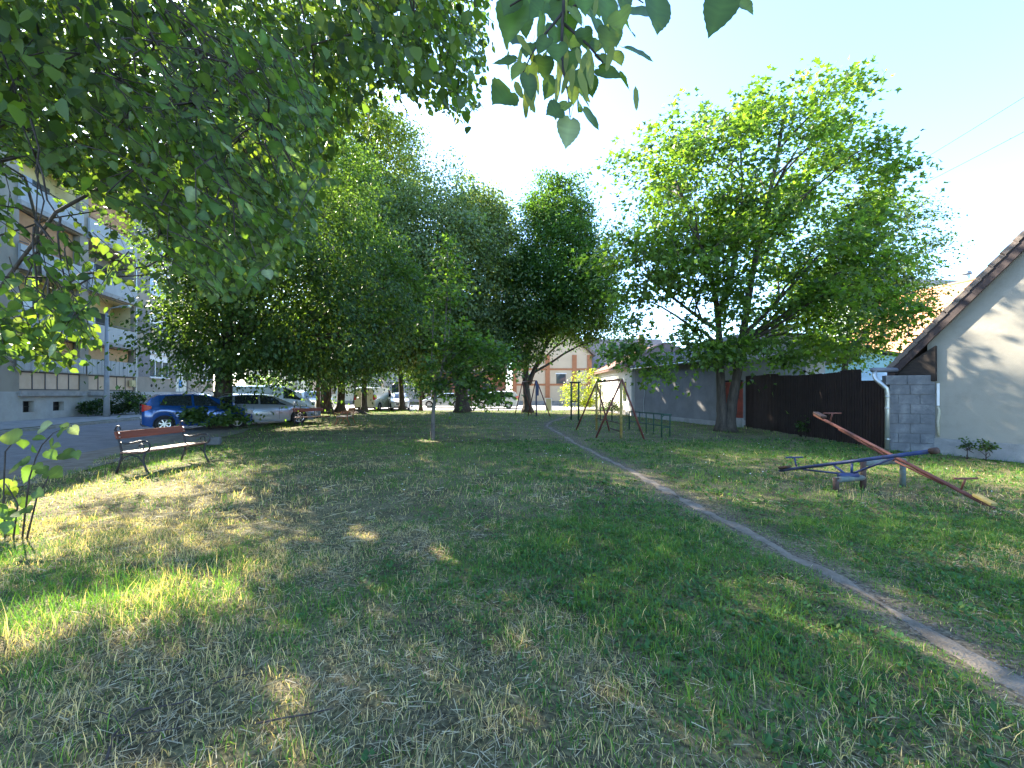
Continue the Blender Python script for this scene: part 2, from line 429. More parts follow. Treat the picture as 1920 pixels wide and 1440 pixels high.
v2, f2, c2 = make_straw(46000, 5.0, 13.0, .03, .0022, .12)
o = link('straw', np_mesh('straw', np.concatenate([v1, v2]), [np.concatenate([f1, f2+len(v1)])], np.concatenate([c1, c2])), M_grass)
tag(o, 'pale cut straw scattered over the dry patches of lawn', 'straw', kind='stuff')
# broad-leaved weeds
def make_weeds(n, y0, y1, size):
    x, y = sample_field(n, y0, y1, 1.33)
    p = np.stack([x, y], -1)
    w = .32+.5*snoise(p, .6, 3)+.45*np.clip((x+.6)/1.5, -1, 1)-.7*np.clip(dryness(x, y), 0, 1)
    keep = (rng.random(len(x)) < np.clip(w, 0, 1)) & (path_dist(x, y) > .3)
    x, y = x[keep], y[keep]; m = len(x); k = 6
    px = np.repeat(x, k)+rng.normal(0, .018, m*k); py = np.repeat(y, k)+rng.normal(0, .018, m*k); n = m*k
    a = rng.random(n)*2*PI; t = rng.uniform(.05, .9, n); S = size*(.5+rng.random(n))
    d = np.stack([np.cos(a)*np.cos(t), np.sin(a)*np.cos(t), np.sin(t)], -1)*S[:, None]
    q = np.stack([-np.sin(a), np.cos(a), rng.normal(0, .2, n)], -1)*(S*.27)[:, None]
    b = np.stack([px, py, gz(px, py)+.006+rng.random(n)*.02], -1)
    v = np.stack([b, b+d*.5+q, b+d, b+d*.5-q], 1).reshape(-1, 3)
    col = np.array([.052, .120, .036])*(.6+.9*rng.random(n))[:, None]
    kk = rng.random(n) < .25; col[kk] = np.array([.085, .15, .035])*(.6+.8*rng.random(kk.sum()))[:, None]
    return v, np.arange(n*4).reshape(n, 4), np.repeat(col, 4, 0)
v1, f1, c1 = make_weeds(15000, .9, 6.0, .034)
v2, f2, c2 = make_weeds(9000, 6.0, 14.0, .055)
o = link('weeds', np_mesh('weeds', np.concatenate([v1, v2]), [np.concatenate([f1, f2+len(v1)])], np.concatenate([c1, c2])), M_grass)
tag(o, 'low broad-leaved weeds growing among the grass beside the path', 'weeds', kind='stuff')
# small stones and crumbs on the path
n = 1500; t = rng.random(n)**1.7*9+1.2; 
cx = np.interp(t, pts[:, 1], pts[:, 0])+rng.normal(0, .07, n); S = .002+.006*rng.random(n)**3
base = np.stack([cx, t, gz(cx, t)+.012], -1)
oct_ = np.array([(1,0,0),(0,1,0),(-1,0,0),(0,-1,0),(0,0,.7),(0,0,-.5)], float)
v = base[:, None, :]+oct_[None]*S[:, None, None]*rng.uniform(.6, 1.4, (n, 1, 3))
tf = np.array([(0,1,4),(1,2,4),(2,3,4),(3,0,4)])
f = (np.arange(n)*6)[:, None, None]+tf[None]
tag(link('gravel', np_mesh('gravel', v.reshape(-1, 3), f.reshape(-1, 3)), mat('path grit', (.11, .10, .085), .9, (.22, .2, .18), 40)), 'small grit and crumbs lying along the trodden path', 'gravel', kind='stuff')

# clover and daisy heads dotted over the lawn
x, y = sample_field(900, 6.0, 30.0, 1.1); k = (snoise(np.stack([x, y], -1), .35, 2) > -.1) & (path_dist(x, y) > .5); x, y = x[k], y[k]; n = len(x)
S = .011+.007*rng.random(n); b0 = np.stack([x, y, gz(x, y)+.07+.03*rng.random(n)], -1)
v = b0[:, None, :]+oct_[None]*S[:, None, None]; f = (np.arange(n)*6)[:, None, None]+np.array([(0,1,4),(1,2,4),(2,3,4),(3,0,4),(1,0,5),(2,1,5),(3,2,5),(0,3,5)])[None]
tag(link('clover_flowers', np_mesh('clover_flowers', v.reshape(-1, 3), f.reshape(-1, 3)), mat('white clover head', (.62, .62, .55), .8)), 'tiny white clover heads dotted over the lawn', 'flowers', kind='stuff')
# ------------------------------------------------------------------ buildings
def rotz_of(v): return math.atan2(v[1], v[0])
M_plas = mat('grey beige render', (.245, .215, .17), .92, (.31, .275, .215), 1.4, 7, bump=.25, bscale=80, dirt=((.20, .185, .165), .7, .5))
M_plasd = mat('dark pebble render', (.155, .15, .15), .95, (.22, .21, .205), 6, 6, bump=.6, bscale=120)
M_plinth = mat('pale plinth render', (.31, .305, .285), .92, (.40, .39, .36), 1.2, 7, bump=.2, bscale=70, dirt=((.26, .25, .22), .8, .6))
M_white = mat('white painted frame', (.72, .72, .70), .5, (.62, .62, .60), 3)
M_glass = glass_mat('window glass', (.05, .065, .075))
M_dark = mat('dark interior', (.012, .012, .013), .9)
M_black = mat('dark painted steel', (.028, .028, .032), .5, (.05, .048, .048), 9)
M_peach = mat('peach frosted pane', (.46, .33, .22), .35, (.54, .40, .28), 1.5)
M_rib = mat('pale ribbed sheet', (.26, .275, .265), .6, (.34, .355, .34), 1.2, 4, stretch=(1, 1, .2))
M_blind = mat('bamboo blind', (.42, .25, .11), .8, (.55, .35, .17), 10, 4, stretch=(.3, 1, 8))
M_orange = mat('orange canvas blind', (.34, .17, .075), .85, (.42, .23, .11), 2)
M_cream = mat('cream yellow render', (.55, .45, .22), .9, (.62, .52, .28), 2)
M_bluew = mat('pale blue grey parapet', (.30, .32, .325), .85, (.36, .38, .38), 1.5, 6, dirt=((.23, .24, .24), 1.0, .5))
M_metal = mat('galvanised steel', (.42, .44, .42), .38, (.52, .54, .50), 3, 5, metal=.7)
M_conc = mat('grey concrete', (.22, .215, .205), .9, (.32, .31, .29), 3, 6, bump=.4)

# --- the apartment block along the street.  Local x runs along the street, -y faces the park
AP = street(N_FACADE, 0); apt = empty('apartment_building', AP, rotz_of(SD))
tag(apt, 'grey rendered apartment block with loggias along the left side of street', 'building')
def fy(px): return N_FACADE/(SN.x*(px-960)/FPX+SN.y)
def fs(px):
    y = fy(px); return (Vector(((px-960)/FPX*y, y, 0))-AP).dot(SD)
def fz(px, py): return CAM_H+(HOR-py)/FPX*fy(px)
S0, S1, ZT, FL, FB = 6.0, 50.5, 15.6, 3.3, 1.60
def wall_holes(name, x0, x1, z0, z1, holes, y, depth, m, parent, rev=None):
    xs_ = sorted({x0, x1, *[h[0] for h in holes], *[h[1] for h in holes]}); zs_ = sorted({z0, z1, *[h[2] for h in holes], *[h[3] for h in holes]})
    mb = MB()
    for a, b in zip(xs_[:-1], xs_[1:]):
        for c, d in zip(zs_[:-1], zs_[1:]):
            cx, cz = (a+b)/2, (c+d)/2
            if any(h[0] < cx < h[1] and h[2] < cz < h[3] for h in holes): continue
            mb.quad((a, y, c), (b, y, c), (b, y, d), (a, y, d))
    for (a, b, c, d) in holes:
        mb.quad((a, y, c), (a, y, d), (a, y+depth, d), (a, y+depth, c)); mb.quad((b, y, c), (b, y+depth, c), (b, y+depth, d), (b, y, d))
        mb.quad((a, y, c), (a, y+depth, c), (b, y+depth, c), (b, y, c)); mb.quad((a, y, d), (b, y, d), (b, y+depth, d), (a, y+depth, d))
    return mb.build(name, m, parent)
bays = [(fs(36), fs(150)), (fs(166), fs(251))]
bays.insert(0, (fs(36)-9.2, fs(36)-2.8))
wins = [(fs(281), fs(319)), (fs(378), fs(398))]
door = (fs(329), fs(353))
holes = []
for f in range(4):
    zb = FB+f*FL
    for a, b in bays: holes.append((a, b, zb+.08, zb+FL-.32))
    for a, b in wins: holes.append((a, b, zb+1.15, zb+FL-.30))
    if f: holes.append((door[0]+.1, door[1]-.1, zb+.6, zb+1.9))
holes.append((door[0], door[1], FB+.02, FB+2.75))
wall_holes('wall', S0, S1, FB, ZT, holes, 0, .22, M_plas, apt)
bas = [(fs(a), fs(b), fz((a+b)/2, d), fz((a+b)/2, c)) for (a, b, c, d) in [(40, 62, 752, 773), (97, 118, 753, 770), (233, 246, 746, 761), (266, 277, 747, 760)]]
bas.append((fs(36)-6.5, fs(36)-5.6, bas[0][2], bas[0][3]))
wall_holes('plinth', S0, S1, 0, FB, bas, -.06, .30, M_plinth, apt)
mb = MB(); mb.quad((S0, -.06, FB), (S1, -.06, FB), (S1, 0, FB), (S0, 0, FB)); mb.build('plinth_top', M_plinth, apt)
mb = MB(); mb.quad((S1, -.06, 0), (S1, 11, 0), (S1, 11, ZT), (S1, -.06, ZT)); mb.quad((S0, 0, 0), (S0, 0, ZT), (S0, 11, ZT), (S0, 11, 0)); mb.quad((S0, 11, 0), (S0, 11, ZT), (S1, 11, ZT), (S1, 11, 0)); mb.build('end_wall', M_plas, apt)
mb = MB(); mb.box(S0-.4, S1+.4, -.45, 11.4, ZT, ZT+.35); mb.build('roof', mat('roof edge', (.16, .15, .14), .8, (.2, .19, .18), 3), apt)
for (a, b, c, d) in bas:
    w = MB().box(a, b, .20, .23, c, d).build('basement_window', M_dark, apt)
    f = MB().box(a, b, .17, .198, (c+d)/2-.02, (c+d)/2+.02).box((a+b)/2-.02, (a+b)/2+.02, .165, .196, c, d).build('window_frame', M_black, w)
def window(a, b, c, d, shutter=.25, bars=2):
    w = MB().box(a+.06, b-.06, .15, .165, c+.06, d-.06).build('window', M_glass, apt)
    fr = MB()
    for (x0, x1, z0, z1) in [(a, b, c, c+.07), (a, b, d-.07, d), (a, a+.07, c+.07, d-.07), (b-.07, b, c+.07, d-.07)]: fr.box(x0, x1, .10, .17, z0, z1)
    for i in range(1, bars+1):
        x = a+(b-a)*i/(bars+1); fr.box(x-.045, x+.045, .105, .168, c+.07, d-.07)
    fr.build('window_frame', M_white, w)
    MB().box(a-.08, b+.08, -.09, .10, c-.07, c-.002).build('window_sill', M_white, w)
    if shutter > 0: MB().box(a+.072, b-.072, .08, .104, d-(d-c)*shutter, d-.072).build('roller_shutter', M_white, w)
    MB().box(a, b, -.03, .095, d+.002, d+.20).build('shutter_box', M_white, w)
for f in range(4):
    zb = FB+f*FL
    for j, (a, b) in enumerate(wins): window(a, b, zb+1.15, zb+FL-.30, (.30, .45, .2, .3)[(f+j) % 4])
    if f: MB().box(door[0]+.1, door[1]-.1, .14, .16, zb+.6, zb+1.9).build('stair_window', M_glass, apt)
    # darker pebble-dash panels between the windows
    for (a, b) in [(fs(256), fs(281)-.02), (fs(319)+.02, door[0]-.02)]:
        MB().box(a, b, -.02, -.001, zb+1.15, zb+FL-.30).build('render_panel', M_plasd, apt)
# entrance door
dg = MB().box(door[0]+.05, door[1]-.05, .12, .15, FB+.03, FB+2.7).build('door', mat('pale door panel', (.62, .62, .52), .6, (.55, .55, .46), 2), apt)
MB().box(door[0]+.12, door[0]+.45, .10, .118, FB+.9, FB+2.3).build('door_glass', M_glass, dg); MB().box(door[1]-.65, door[1]-.15, .10, .118, FB+1.05, FB+2.3).build('door_glass', M_glass, dg)
dm = (door[0]+door[1])/2
MB().prism([(dm-.35, FB+.35), (dm+.15, FB+.35), (dm+.18, FB+1.05), (dm-.3, FB+1.12)], 'y', .095, .117).build('poster', mat('blue poster', (.06, .20, .42), .7, (.10, .30, .55), 6), dg)
stp = MB()
for i in range(8): stp.box(door[0]-.4, door[1]+.6, -2.6+i*.3, -.062, .1+i*.18, .1+(i+1)*.18)
stp.build('entrance_steps', M_conc, apt)
for x in (door[0]-.35, door[1]+.55):
    rl = MB(); rl.tube([(x, -2.5, 1.15), (x, -.1, 2.55)], .02, 6); 
    for k in range(9): rl.tube([(x, -2.4+k*.28, .3+k*.16), (x, -2.4+k*.28, 1.2+k*.16)], .011, 5)
    rl.build('stair_railing', M_black, apt)
# loggias
backs = {(0, 0): M_blind, (0, 1): M_cream, (0, 2): M_orange, (0, 3): M_cream, (1, 0): M_blind, (1, 1): M_cream, (1, 2): M_plas, (1, 3): M_orange, (2, 0): M_cream, (2, 1): M_plas, (2, 2): M_cream, (2, 3): M_plas}
for j, (a, b) in enumerate([bays[1], bays[2], bays[0]]):
    for f in range(4):
        zb = FB+f*FL; z0, z1 = zb+.08, zb+FL-.32
        lo = MB().quad((a, 1.25, z0), (b, 1.25, z0), (b, 1.25, z1), (a, 1.25, z1)).quad((a, .22, z0), (a, 1.25, z0), (a, 1.25, z1), (a, .22, z1)).quad((b, .22, z0), (b, .22, z1), (b, 1.25, z1), (b, 1.25, z0)).quad((a, .22, z1), (b, .22, z1), (b, 1.25, z1), (a, 1.25, z1)).quad((a, .22, z0), (a, 1.25, z0), (b, 1.25, z0), (b, .22, z0))
        lo = lo.build('loggia', (M_plas, M_cream, M_plas, M_cream)[f], apt)
        if backs[(j, f)] in (M_blind, M_orange): MB().box(a+.1, b-.1, .30, .32, z1-(z1-z0)*(.42 if f == 0 else .75), z1-.02).build('blind', backs[(j, f)], lo)
        else:
            MB().box(a+.3, a+1.2, 1.18, 1.2, z0, z0+2.1).build('balcony_door', M_glass, lo); MB().box(a+1.9, b-.5, 1.18, 1.2, z0+.9, z0+2.1).build('window_glass', M_glass, lo)
        MB().box(a-.15, b+.15, -.20, .0, zb-.24, zb+.02).build('floor_slab', M_conc, lo)
        if f == 0:
            npan = 5; zr = z0+.98
            for i in range(npan):
                xa = a+(b-a)*i/npan+.03; xb = a+(b-a)*(i+1)/npan-.03
                MB().box(xa, xb, .05, .07, z0+.06, zr-.05).build('glass_panel', M_peach, lo)
            g = MB().box(a, b, .03, .09, zr-.05, zr).box(a, b, .03, .09, z0, z0+.06)
            for i in range(npan+1):
                x = a+(b-a)*i/npan; g.box(x-.03, x+.03, .03, .09, z0+.06, zr-.05)
            g.build('panel_frame', M_black, lo)
            r = MB(); n_ = int((b-a+.6)/.21)
            for i in range(n_):
                x = a-.3+(b-a+.6)*i/n_; r.box(x+.008, x+(b-a+.6)/n_-.008, -.13+.01*(i % 2), -.10, zr+.06, zr+1.02)
            r.box(a-.3, b+.3, -.099, -.06, zr+.02, zr+.07); r.build('ribbed_parapet', M_rib, lo)
        else:
            MB().box(a-.1, b+.1, -.14, -.02, zb+.03, zb+1.06).build('parapet', (M_bluew, M_bluew, M_rib)[(f+j) % 3], lo)
            MB().tube([(a-.1, -.1, zb+1.18), (b+.1, -.1, zb+1.18)], .025, 6).build('handrail', M_black, lo)
# small fittings on the facade
MB().box(fs(242), fs(249), -.18, -.001, fz(245, 725), fz(245, 713)).build('meter_box', M_cream, apt)
MB().tube([(fs(254), -.06, FB), (fs(254), -.06, 12)], .035, 8).tube([(fs(252), -.09, .1), (fs(252), -.09, FB+.3)], .03, 8).build('rain_pipe', M_metal, apt)
xa = fs(325); MB().box(xa-.45, xa+.45, -.34, -.02, fz(325, 640), fz(325, 625)).build('air_conditioner', M_white, apt)
MB().tube([(fs(284), -.02, fz(284, 723)), (fs(284), .0, fz(284, 723))], .12, 10).build('vent', M_dark, apt)
MB().box(fs(297), fs(303), -.03, -.001, fz(300, 646), fz(300, 637)).build('vent', M_dark, apt)

# --- grey steel pole before the loggias
pp = street(N_FACADE+1.5, fs(200)*.93-1.0, .1)
d_ = (pp.x*0, )
pole = empty('lamp_post', W(200, 736, 0.001)*0+Vector(((200-960)/FPX*25.6, 25.6, .1))); tag(pole, 'grey steel lamp post standing before the ground-floor loggia', 'lamp post')
MB().tube([(0, 0, 0), (0, 0, 1.2), (0, 0, 6.2)], [.17, .14, .07], 12).build('post', mat('grey painted post', (.24, .25, .26), .6, (.30, .31, .32), 4), pole, smooth=True)
MB().tube([(0, 0, 6.2), (.3, -.05, 6.5), (1.0, -.1, 6.6)], .035, 8).build('arm', M_metal, pole, smooth=True)
MB().box(.9, 1.5, -.22, .02, 6.52, 6.66).build('lamp_head', M_metal, pole, bevel=.03)

# --- right-hand house: local x runs along the gable towards the camera, y into the house
HA = Vector((10.66, 10.95, 0)); HX = Vector((.36, -.933, 0)).normalized()
house = empty('gabled_house', HA, rotz_of(HX)); tag(house, 'cream rendered house with steep roof, its gable wall at right edge', 'house')
M_gable = mat('cream grey render', (.30, .278, .225), .95, (.36, .335, .275), .9, 7, bump=.25, bscale=70, dirt=((.21, .195, .16), .9, .85))
M_gpl = mat('rough grey plinth', (.25, .245, .23), .95, (.34, .33, .31), 2.5, 7, bump=.7, bscale=40, dirt=((.17, .165, .15), 1.5, .5))
SL_, EZ = 1.13, 2.18
def roofz(x): return EZ+(x+.78)*SL_
GW = 8.8; RX = GW/2
MB().prism([(0, .40), (GW, .40), (GW, roofz(0)-.22), (RX, roofz(RX)-.22), (0, roofz(0)-.22)], 'y', 0, 9).build('wall', M_gable, house)
MB().prism([(-.02, 0), (GW+.02, 0), (GW+.02, .385), (GW, .40), (0, .40), (-.02, .385)], 'y', -.045, 9.04).build('plinth', M_gpl, house)
M_barge = mat('dark brown barge board', (.035, .022, .02), .7, (.06, .04, .035), 6)
M_tile = mat('weathered concrete tile', (.12, .095, .08), .9, (.22, .175, .145), 5, 6, bump=.5, dirt=((.06, .06, .05), 3, .8))
th = .16
MB().prism([(-.78, EZ-th), (RX, roofz(RX)-th), (GW+.78, EZ-th), (GW+.78, EZ), (RX, roofz(RX)), (-.78, EZ)], 'y', -.10, 9.3).build('roof_deck', M_barge, house)
MB().prism([(-.80, EZ-.36), (RX, roofz(RX)-.36), (GW+.8, EZ-.36), (GW+.8, EZ-.06), (RX, roofz(RX)-.06), (-.80, EZ-.06)], 'y', -.145, -.105).build('barge_board', M_barge, house)
# eave box at the left corner
MB().prism([(-.78, EZ-.16), (-.02, EZ-.16), (-.02, EZ-.34), (.20, EZ-.34), (.20, EZ+.55)], 'y', -.095, -.02).build('eave_board', mat('old brown board', (.022, .016, .012), .85, (.04, .028, .02), 5, stretch=(1, 1, 6)), house)
# roof tiles: a full row of single tiles along the verge, then the rest of the slope
tl = (1+SL_**2)**.5; ang = math.atan(SL_); ntile = int((RX+.8)*tl/.30)
tm = MB().cbox((0, 0, 0), (.34, .30, .045)); tme = bpy.data.meshes.new('roof_tile'); tme.from_pydata(tm.v, [], tm.f); tme.materials.append(M_tile)
roof = bpy.data.objects.new('roof', tme.copy()); 
rest_t = MB()
vt = MB().box(-.165, .165, -.06, .19, -.022, .024).box(-.165, .165, -.06, -.035, -.085, -.0225); vme = bpy.data.meshes.new('verge_tile'); vme.from_pydata(vt.v, [], vt.f); vme.materials.append(M_tile)
for side in (0, 1):
    for i in range(ntile):
        dist = .12+i*.30; x = -.78+dist/tl; z = EZ+dist/tl*SL_+.045
        xx = x if side == 0 else GW-x
        rot = Matrix.Rotation(-(ang-.07) if side == 0 else (ang-.07), 3, 'Y')
        for j in range(30 if side == 0 else 6):
            y = -.06+j*.31
            if side == 0 and j == 0:
                link('verge_tile', vme, None, house, (xx, -.105, z+.004*random.random()), (0, -(ang-.07), 0))
            elif side == 0 and j < 3:
                o = link('roof_tile', tme, None, house, (xx, y, z+.006*random.random()), (0, -(ang-.07), 0)); o.rotation_euler.z = random.uniform(-.02, .02)
            else: rest_t.cbox((xx, y, z), (.34, .30, .045), rot)
ro = rest_t.build('roof_tiles', M_tile, house); ro['kind'] = 'stuff'
bpy.data.objects.remove(roof)
# rain gutter and downpipe of the eave
gp = empty('rain_gutter', (9.6, 11.35, 0)); tag(gp, 'galvanised rain gutter with bent downpipe beside the block pier', 'gutter')
gm = MB(); gm.tube([(-.02, .0, 2.15), (.45, .06, 2.155), (1.15, .2, 2.16)], .065, 8)
gm.build('gutter', mat('dark gutter', (.11, .12, .14), .5, (.16, .17, .19), 4), gp, smooth=True)
q0 = Vector((9.6, 11.35, 0))
def rel(px, py, d): return W(px, py, d)-q0
dp = MB(); dp.tube([rel(1640, 696, 11.35), rel(1640, 706, 11.3), rel(1643, 712, 11.25), rel(1655, 722, 11.05), rel(1662, 728, 11.0), rel(1664, 738, 11.0), rel(1664, 770, 11.0), rel(1663, 842, 11.0)], .052, 10)
dpo = dp.build('downpipe', M_metal, gp, smooth=True)
for py in (742, 764, 822): MB().tube([rel(1664, py, 11.0), rel(1664, py+3, 11.0)], .060, 10).build('pipe_clip', M_metal, dpo, smooth=True)
# concrete block pier
pa = Vector((9.84, 11.12, 0)); pbv = Vector((10.70, 10.78, 0)); px_ = (pbv-pa).normalized(); plen = (pbv-pa).length
pier = empty('block_pier', pa, rotz_of(px_)); tag(pier, 'grey concrete block pier between the dark fence and the gable wall', 'wall')
M_blk = mat('grey concrete block', (.105, .112, .118), .95, (.165, .17, .175), 4, 6, bump=.6, bscale=60, dirt=((.36, .36, .35), 2.2, .55))
MB().box(.012, plen-.012, .012, .25, .0, 1.985).build('mortar', mat('grey mortar', (.115, .115, .115), .95, (.16, .16, .155), 8), pier)
for r in range(8):
    xs_ = [0, .42, plen] if r % 2 == 0 else [0, .18, .62, plen]
    if r == 7: xs_ = [-.08, .36, plen]
    for a, b in zip(xs_[:-1], xs_[1:]):
        z0 = r*.25; MB().box(a+.005, b-.005, random.uniform(-.006, .004), .24, z0+.005, z0+.244).build('block', M_blk, pier, bevel=.006)
MB().tube([(plen+.05, -.03, .45), (plen+.03, -.035, .8), (plen+.06, -.03, 1.1), (plen+.03, -.03, 1.2)], [.025, .03, .03, .02], 6).build('foam_seam', mat('yellowed foam', (.45, .42, .30), .9, (.55, .5, .38), 20, bump=.6), pier, smooth=True)
MB().box(plen+.01, plen+.06, -.05, -.01, 1.22, 1.78).build('cover_strip', M_white, pier)

# --- dark brown sheet fence
FA, FBp = Vector((10.28, 18.75, 0)), Vector((9.92, 11.35, 0)); fd = (FBp-FA).normalized(); flen = (FBp-FA).length
fence = empty('fence', FA, rotz_of(fd)); tag(fence, 'tall dark brown ribbed sheet fence with stepped top edge', 'fence')
M_fence = mat('dark brown painted sheet', (.020, .013, .012), .6, (.034, .022, .019), 3, 5, spec=.25)
npn = 9; tops = [2.27, 2.24, 2.27, 2.2, 2.18, 2.17, 2.16, 2.2, 1.87]; pos_ = 0
pw = flen/npn
for i in range(npn):
    m_ = MB(); n_ = 8; w_ = pw/n_
    t0 = tops[i]
    for k in range(n_):
        x0 = i*pw+k*w_; g0 = .04+.03*random.random()
        m_.box(x0+.004, x0+w_*.62, -.018, .0, g0, t0+.02*math.sin(i+k*.2)); m_.box(x0+w_*.62, x0+w_+.004, -.004, .006, g0+.02, t0-.003+.02*math.sin(i+k*.2))
    m_.build('sheet_panel', M_fence, fence)
MB().box(0, flen, .008, .05, .5, .56).box(0, flen, .008, .05, 1.6, 1.66).build('rail', M_fence, fence)
for i in range(5): MB().box(i*flen/4-.03, i*flen/4+.03, .052, .11, 0, 1.8).build('post', M_fence, fence)
# rusty red gate left of it
GA = Vector((9.62, 19.75, 0)); GB = Vector((10.26, 18.95, 0))
gate = empty('gate', GA, rotz_of(GB-GA)); tag(gate, 'rusty red sheet gate between the maple trunk and the dark fence', 'gate')
gl = (GB-GA).length
MB().box(0, gl, -.02, .02, .42, 2.02).build('leaf_panel', mat('rusty red paint', (.15, .035, .02), .7, (.30, .05, .03), 2.5, 6, dirt=((.07, .035, .025), 2, .8)), gate)
MB().box(0, gl, -.06, .08, 0, .40).build('footing', M_gpl, gate)
MB().box(-.0, gl, -.05, .05, 2.03, 2.10).build('top_rail', M_fence, gate)

# --- grey rendered outbuilding
OA, OB = Vector((7.95, 27.6, 0)), Vector((9.52, 19.95, 0)); od = (OB-OA).normalized(); ol = (OB-OA).length
out = empty('outbuilding', OA, rotz_of(od)); tag(out, 'long grey rendered outbuilding with weathered tiled roof beside the lawn', 'building')
M_grey = mat('dark grey render', (.15, .15, .145), .95, (.21, .205, .20), 1.3, 7, bump=.3, bscale=60, dirt=((.15, .145, .14), .8, .6))
MB().box(0, ol, 0, 5, .22, 3.15).build('wall', M_grey, out)
MB().box(-.02, ol+.02, -.05, 5.05, 0, .215).build('plinth', M_gpl, out)
M_oldtile = mat('lichen grey tile', (.13, .115, .105), .95, (.24, .22, .20), 7, 6, bump=.5, dirt=((.26, .10, .06), 1.2, .7))
def tiled_slope(name, x0, x1, y0, z0, y1, z1, m, parent, step=.30, wdt=.24, amp=.03):
    """a tiled roof plane of real overlapping ribbed courses, joined"""
    L = math.hypot(y1-y0, z1-z0); n_ = int(L/step); mb = MB(); k = int((x1-x0)/wdt)
    ux = ((y1-y0)/L, (z1-z0)/L); nx = (-ux[1], ux[0])
    if nx[1] < 0: nx = (-nx[0], -nx[1])
    for i in range(n_):
        a = i*L/n_; b = (i+1)*L/n_+.03
        for j in range(k):
            xa = x0+(x1-x0)*j/k; xb = x0+(x1-x0)*(j+1)/k; xm = (xa+xb)/2
            h = amp*(.8+.4*random.random())
            pa_ = lambda x, t, o: (x, y0+ux[0]*t+nx[0]*o, z0+ux[1]*t+nx[1]*o)
            mb.add([pa_(xa, a, h*.7), pa_(xm, a, h*1.5), pa_(xb, a, h*.7), pa_(xa, b, 0), pa_(xm, b, h*.8), pa_(xb, b, 0), pa_(xa, a, 0), pa_(xm, a, 0), pa_(xb, a, 0)],
                   [(0, 1, 4, 3), (1, 2, 5, 4), (6, 7, 1, 0), (7, 8, 2, 1)])
    o = mb.build(name, m, parent); o['kind'] = 'stuff'; return o
MB().prism([(-.35, 3.05), (-.35, 3.13), (5.35, 5.05), (5.35, 4.95)], 'x', -.2, ol+.1).build('roof_deck', M_barge, out)
tiled_slope('roof_tiles', -.2, ol+.1, -.38, 3.14, 5.3, 5.06, M_oldtile, out)
MB().tube([(-.2, -.42, 3.06), (ol+.1, -.42, 3.06)], .05, 8).build('gutter', M_metal, out, smooth=True)
MB().tube([(1.2, -.02, .0), (1.15, -.03, .9), (1.3, -.02, 1.6), (1.25, -.03, 2.2)], .02, 5).build('cable', mat('pale cable', (.45, .47, .48), .7), out, smooth=True)

# --- white walled low house further along
WA, WB = Vector((7.95, 41.0, 0)), Vector((7.9, 28.2, 0)); wd_ = (WB-WA).normalized(); wlen = (WB-WA).length
wh = empty('low_house', WA, rotz_of(wd_)); tag(wh, 'low white rendered house with red-brown hipped tile roof at far end', 'house')
M_ww = mat('white render', (.68, .65, .58), .9, (.60, .56, .48), 1.2, 7, dirt=((.48, .42, .33), .9, .6))
MB().box(0, wlen, 0, 6, .3, 3.35).build('wall', M_ww, wh)
MB().box(-.03, wlen+.03, -.04, 6.04, 0, .3).build('plinth', M_gpl, wh)
M_rtile = mat('red brown tile', (.19, .10, .07), .9, (.28, .17, .12), 4, 6, bump=.5, dirt=((.13, .105, .085), 1.5, .8))
rf = MB(); e = .4; rz0 = 3.32; rr = 5.1
vs = [(-e, -e, rz0), (wlen+e, -e, rz0), (wlen+e, 6+e, rz0), (-e, 6+e, rz0), (3.2, 3, rr), (wlen-2.0, 3, rr)]
rf.add(vs, [(0, 1, 5, 4), (1, 2, 5), (2, 3, 4, 5), (3, 0, 4), (0, 3, 2, 1)]); rfo = rf.build('roof', M_rtile, wh)
# tile courses as raised ribs on the two slopes in view
tc_ = MB()
for i in range(11):
    t = i/11; y_ = -e+(3+e)*t; z_ = rz0+(rr-rz0)*t; xa = -e+(3.2+e)*t; xb = wlen+e+(-2.0-e)*t
    for j in range(int((xb-xa)/.28)):
        x = xa+j*.28; tc_.cbox((x+.13, y_+.16, z_+.14), (.26, .36, .04), Matrix.Rotation(math.atan2(rr-rz0, 3+e)-.05, 3, 'X'))
    x_ = -e+(3.2+e)*t
    for j in range(int((6+2*e)*(1-t)/.28)):
        yy_ = -e+(3+e)*t+j*.28; tc_.cbox((x_+.17, yy_+.13, z_+.14), (.36, .26, .04), Matrix.Rotation(-(math.atan2(rr-rz0, 3.2+e)-.05), 3, 'Y'))
tco = tc_.build('roof_tiles', M_rtile, wh); tco['kind'] = 'stuff'
MB().box(-.45, wlen+.4, -.47, -.38, 3.20, 3.30).build('gutter', mat('brown gutter', (.14, .06, .04), .6), wh)
MB().tube([(-.2, -.42, 3.2), (-.1, -.1, 2.9), (-.1, -.08, .1)], .045, 8).build('downpipe', M_metal, wh, smooth=True)
MB().box(10.6, 11.5, -.015, .01, .95, 2.3).build('window', M_glass, wh)
MB().box(6.2, 6.35, 2.4, 2.8, 4.8, 6.3).build('chimney', M_rtile, wh)

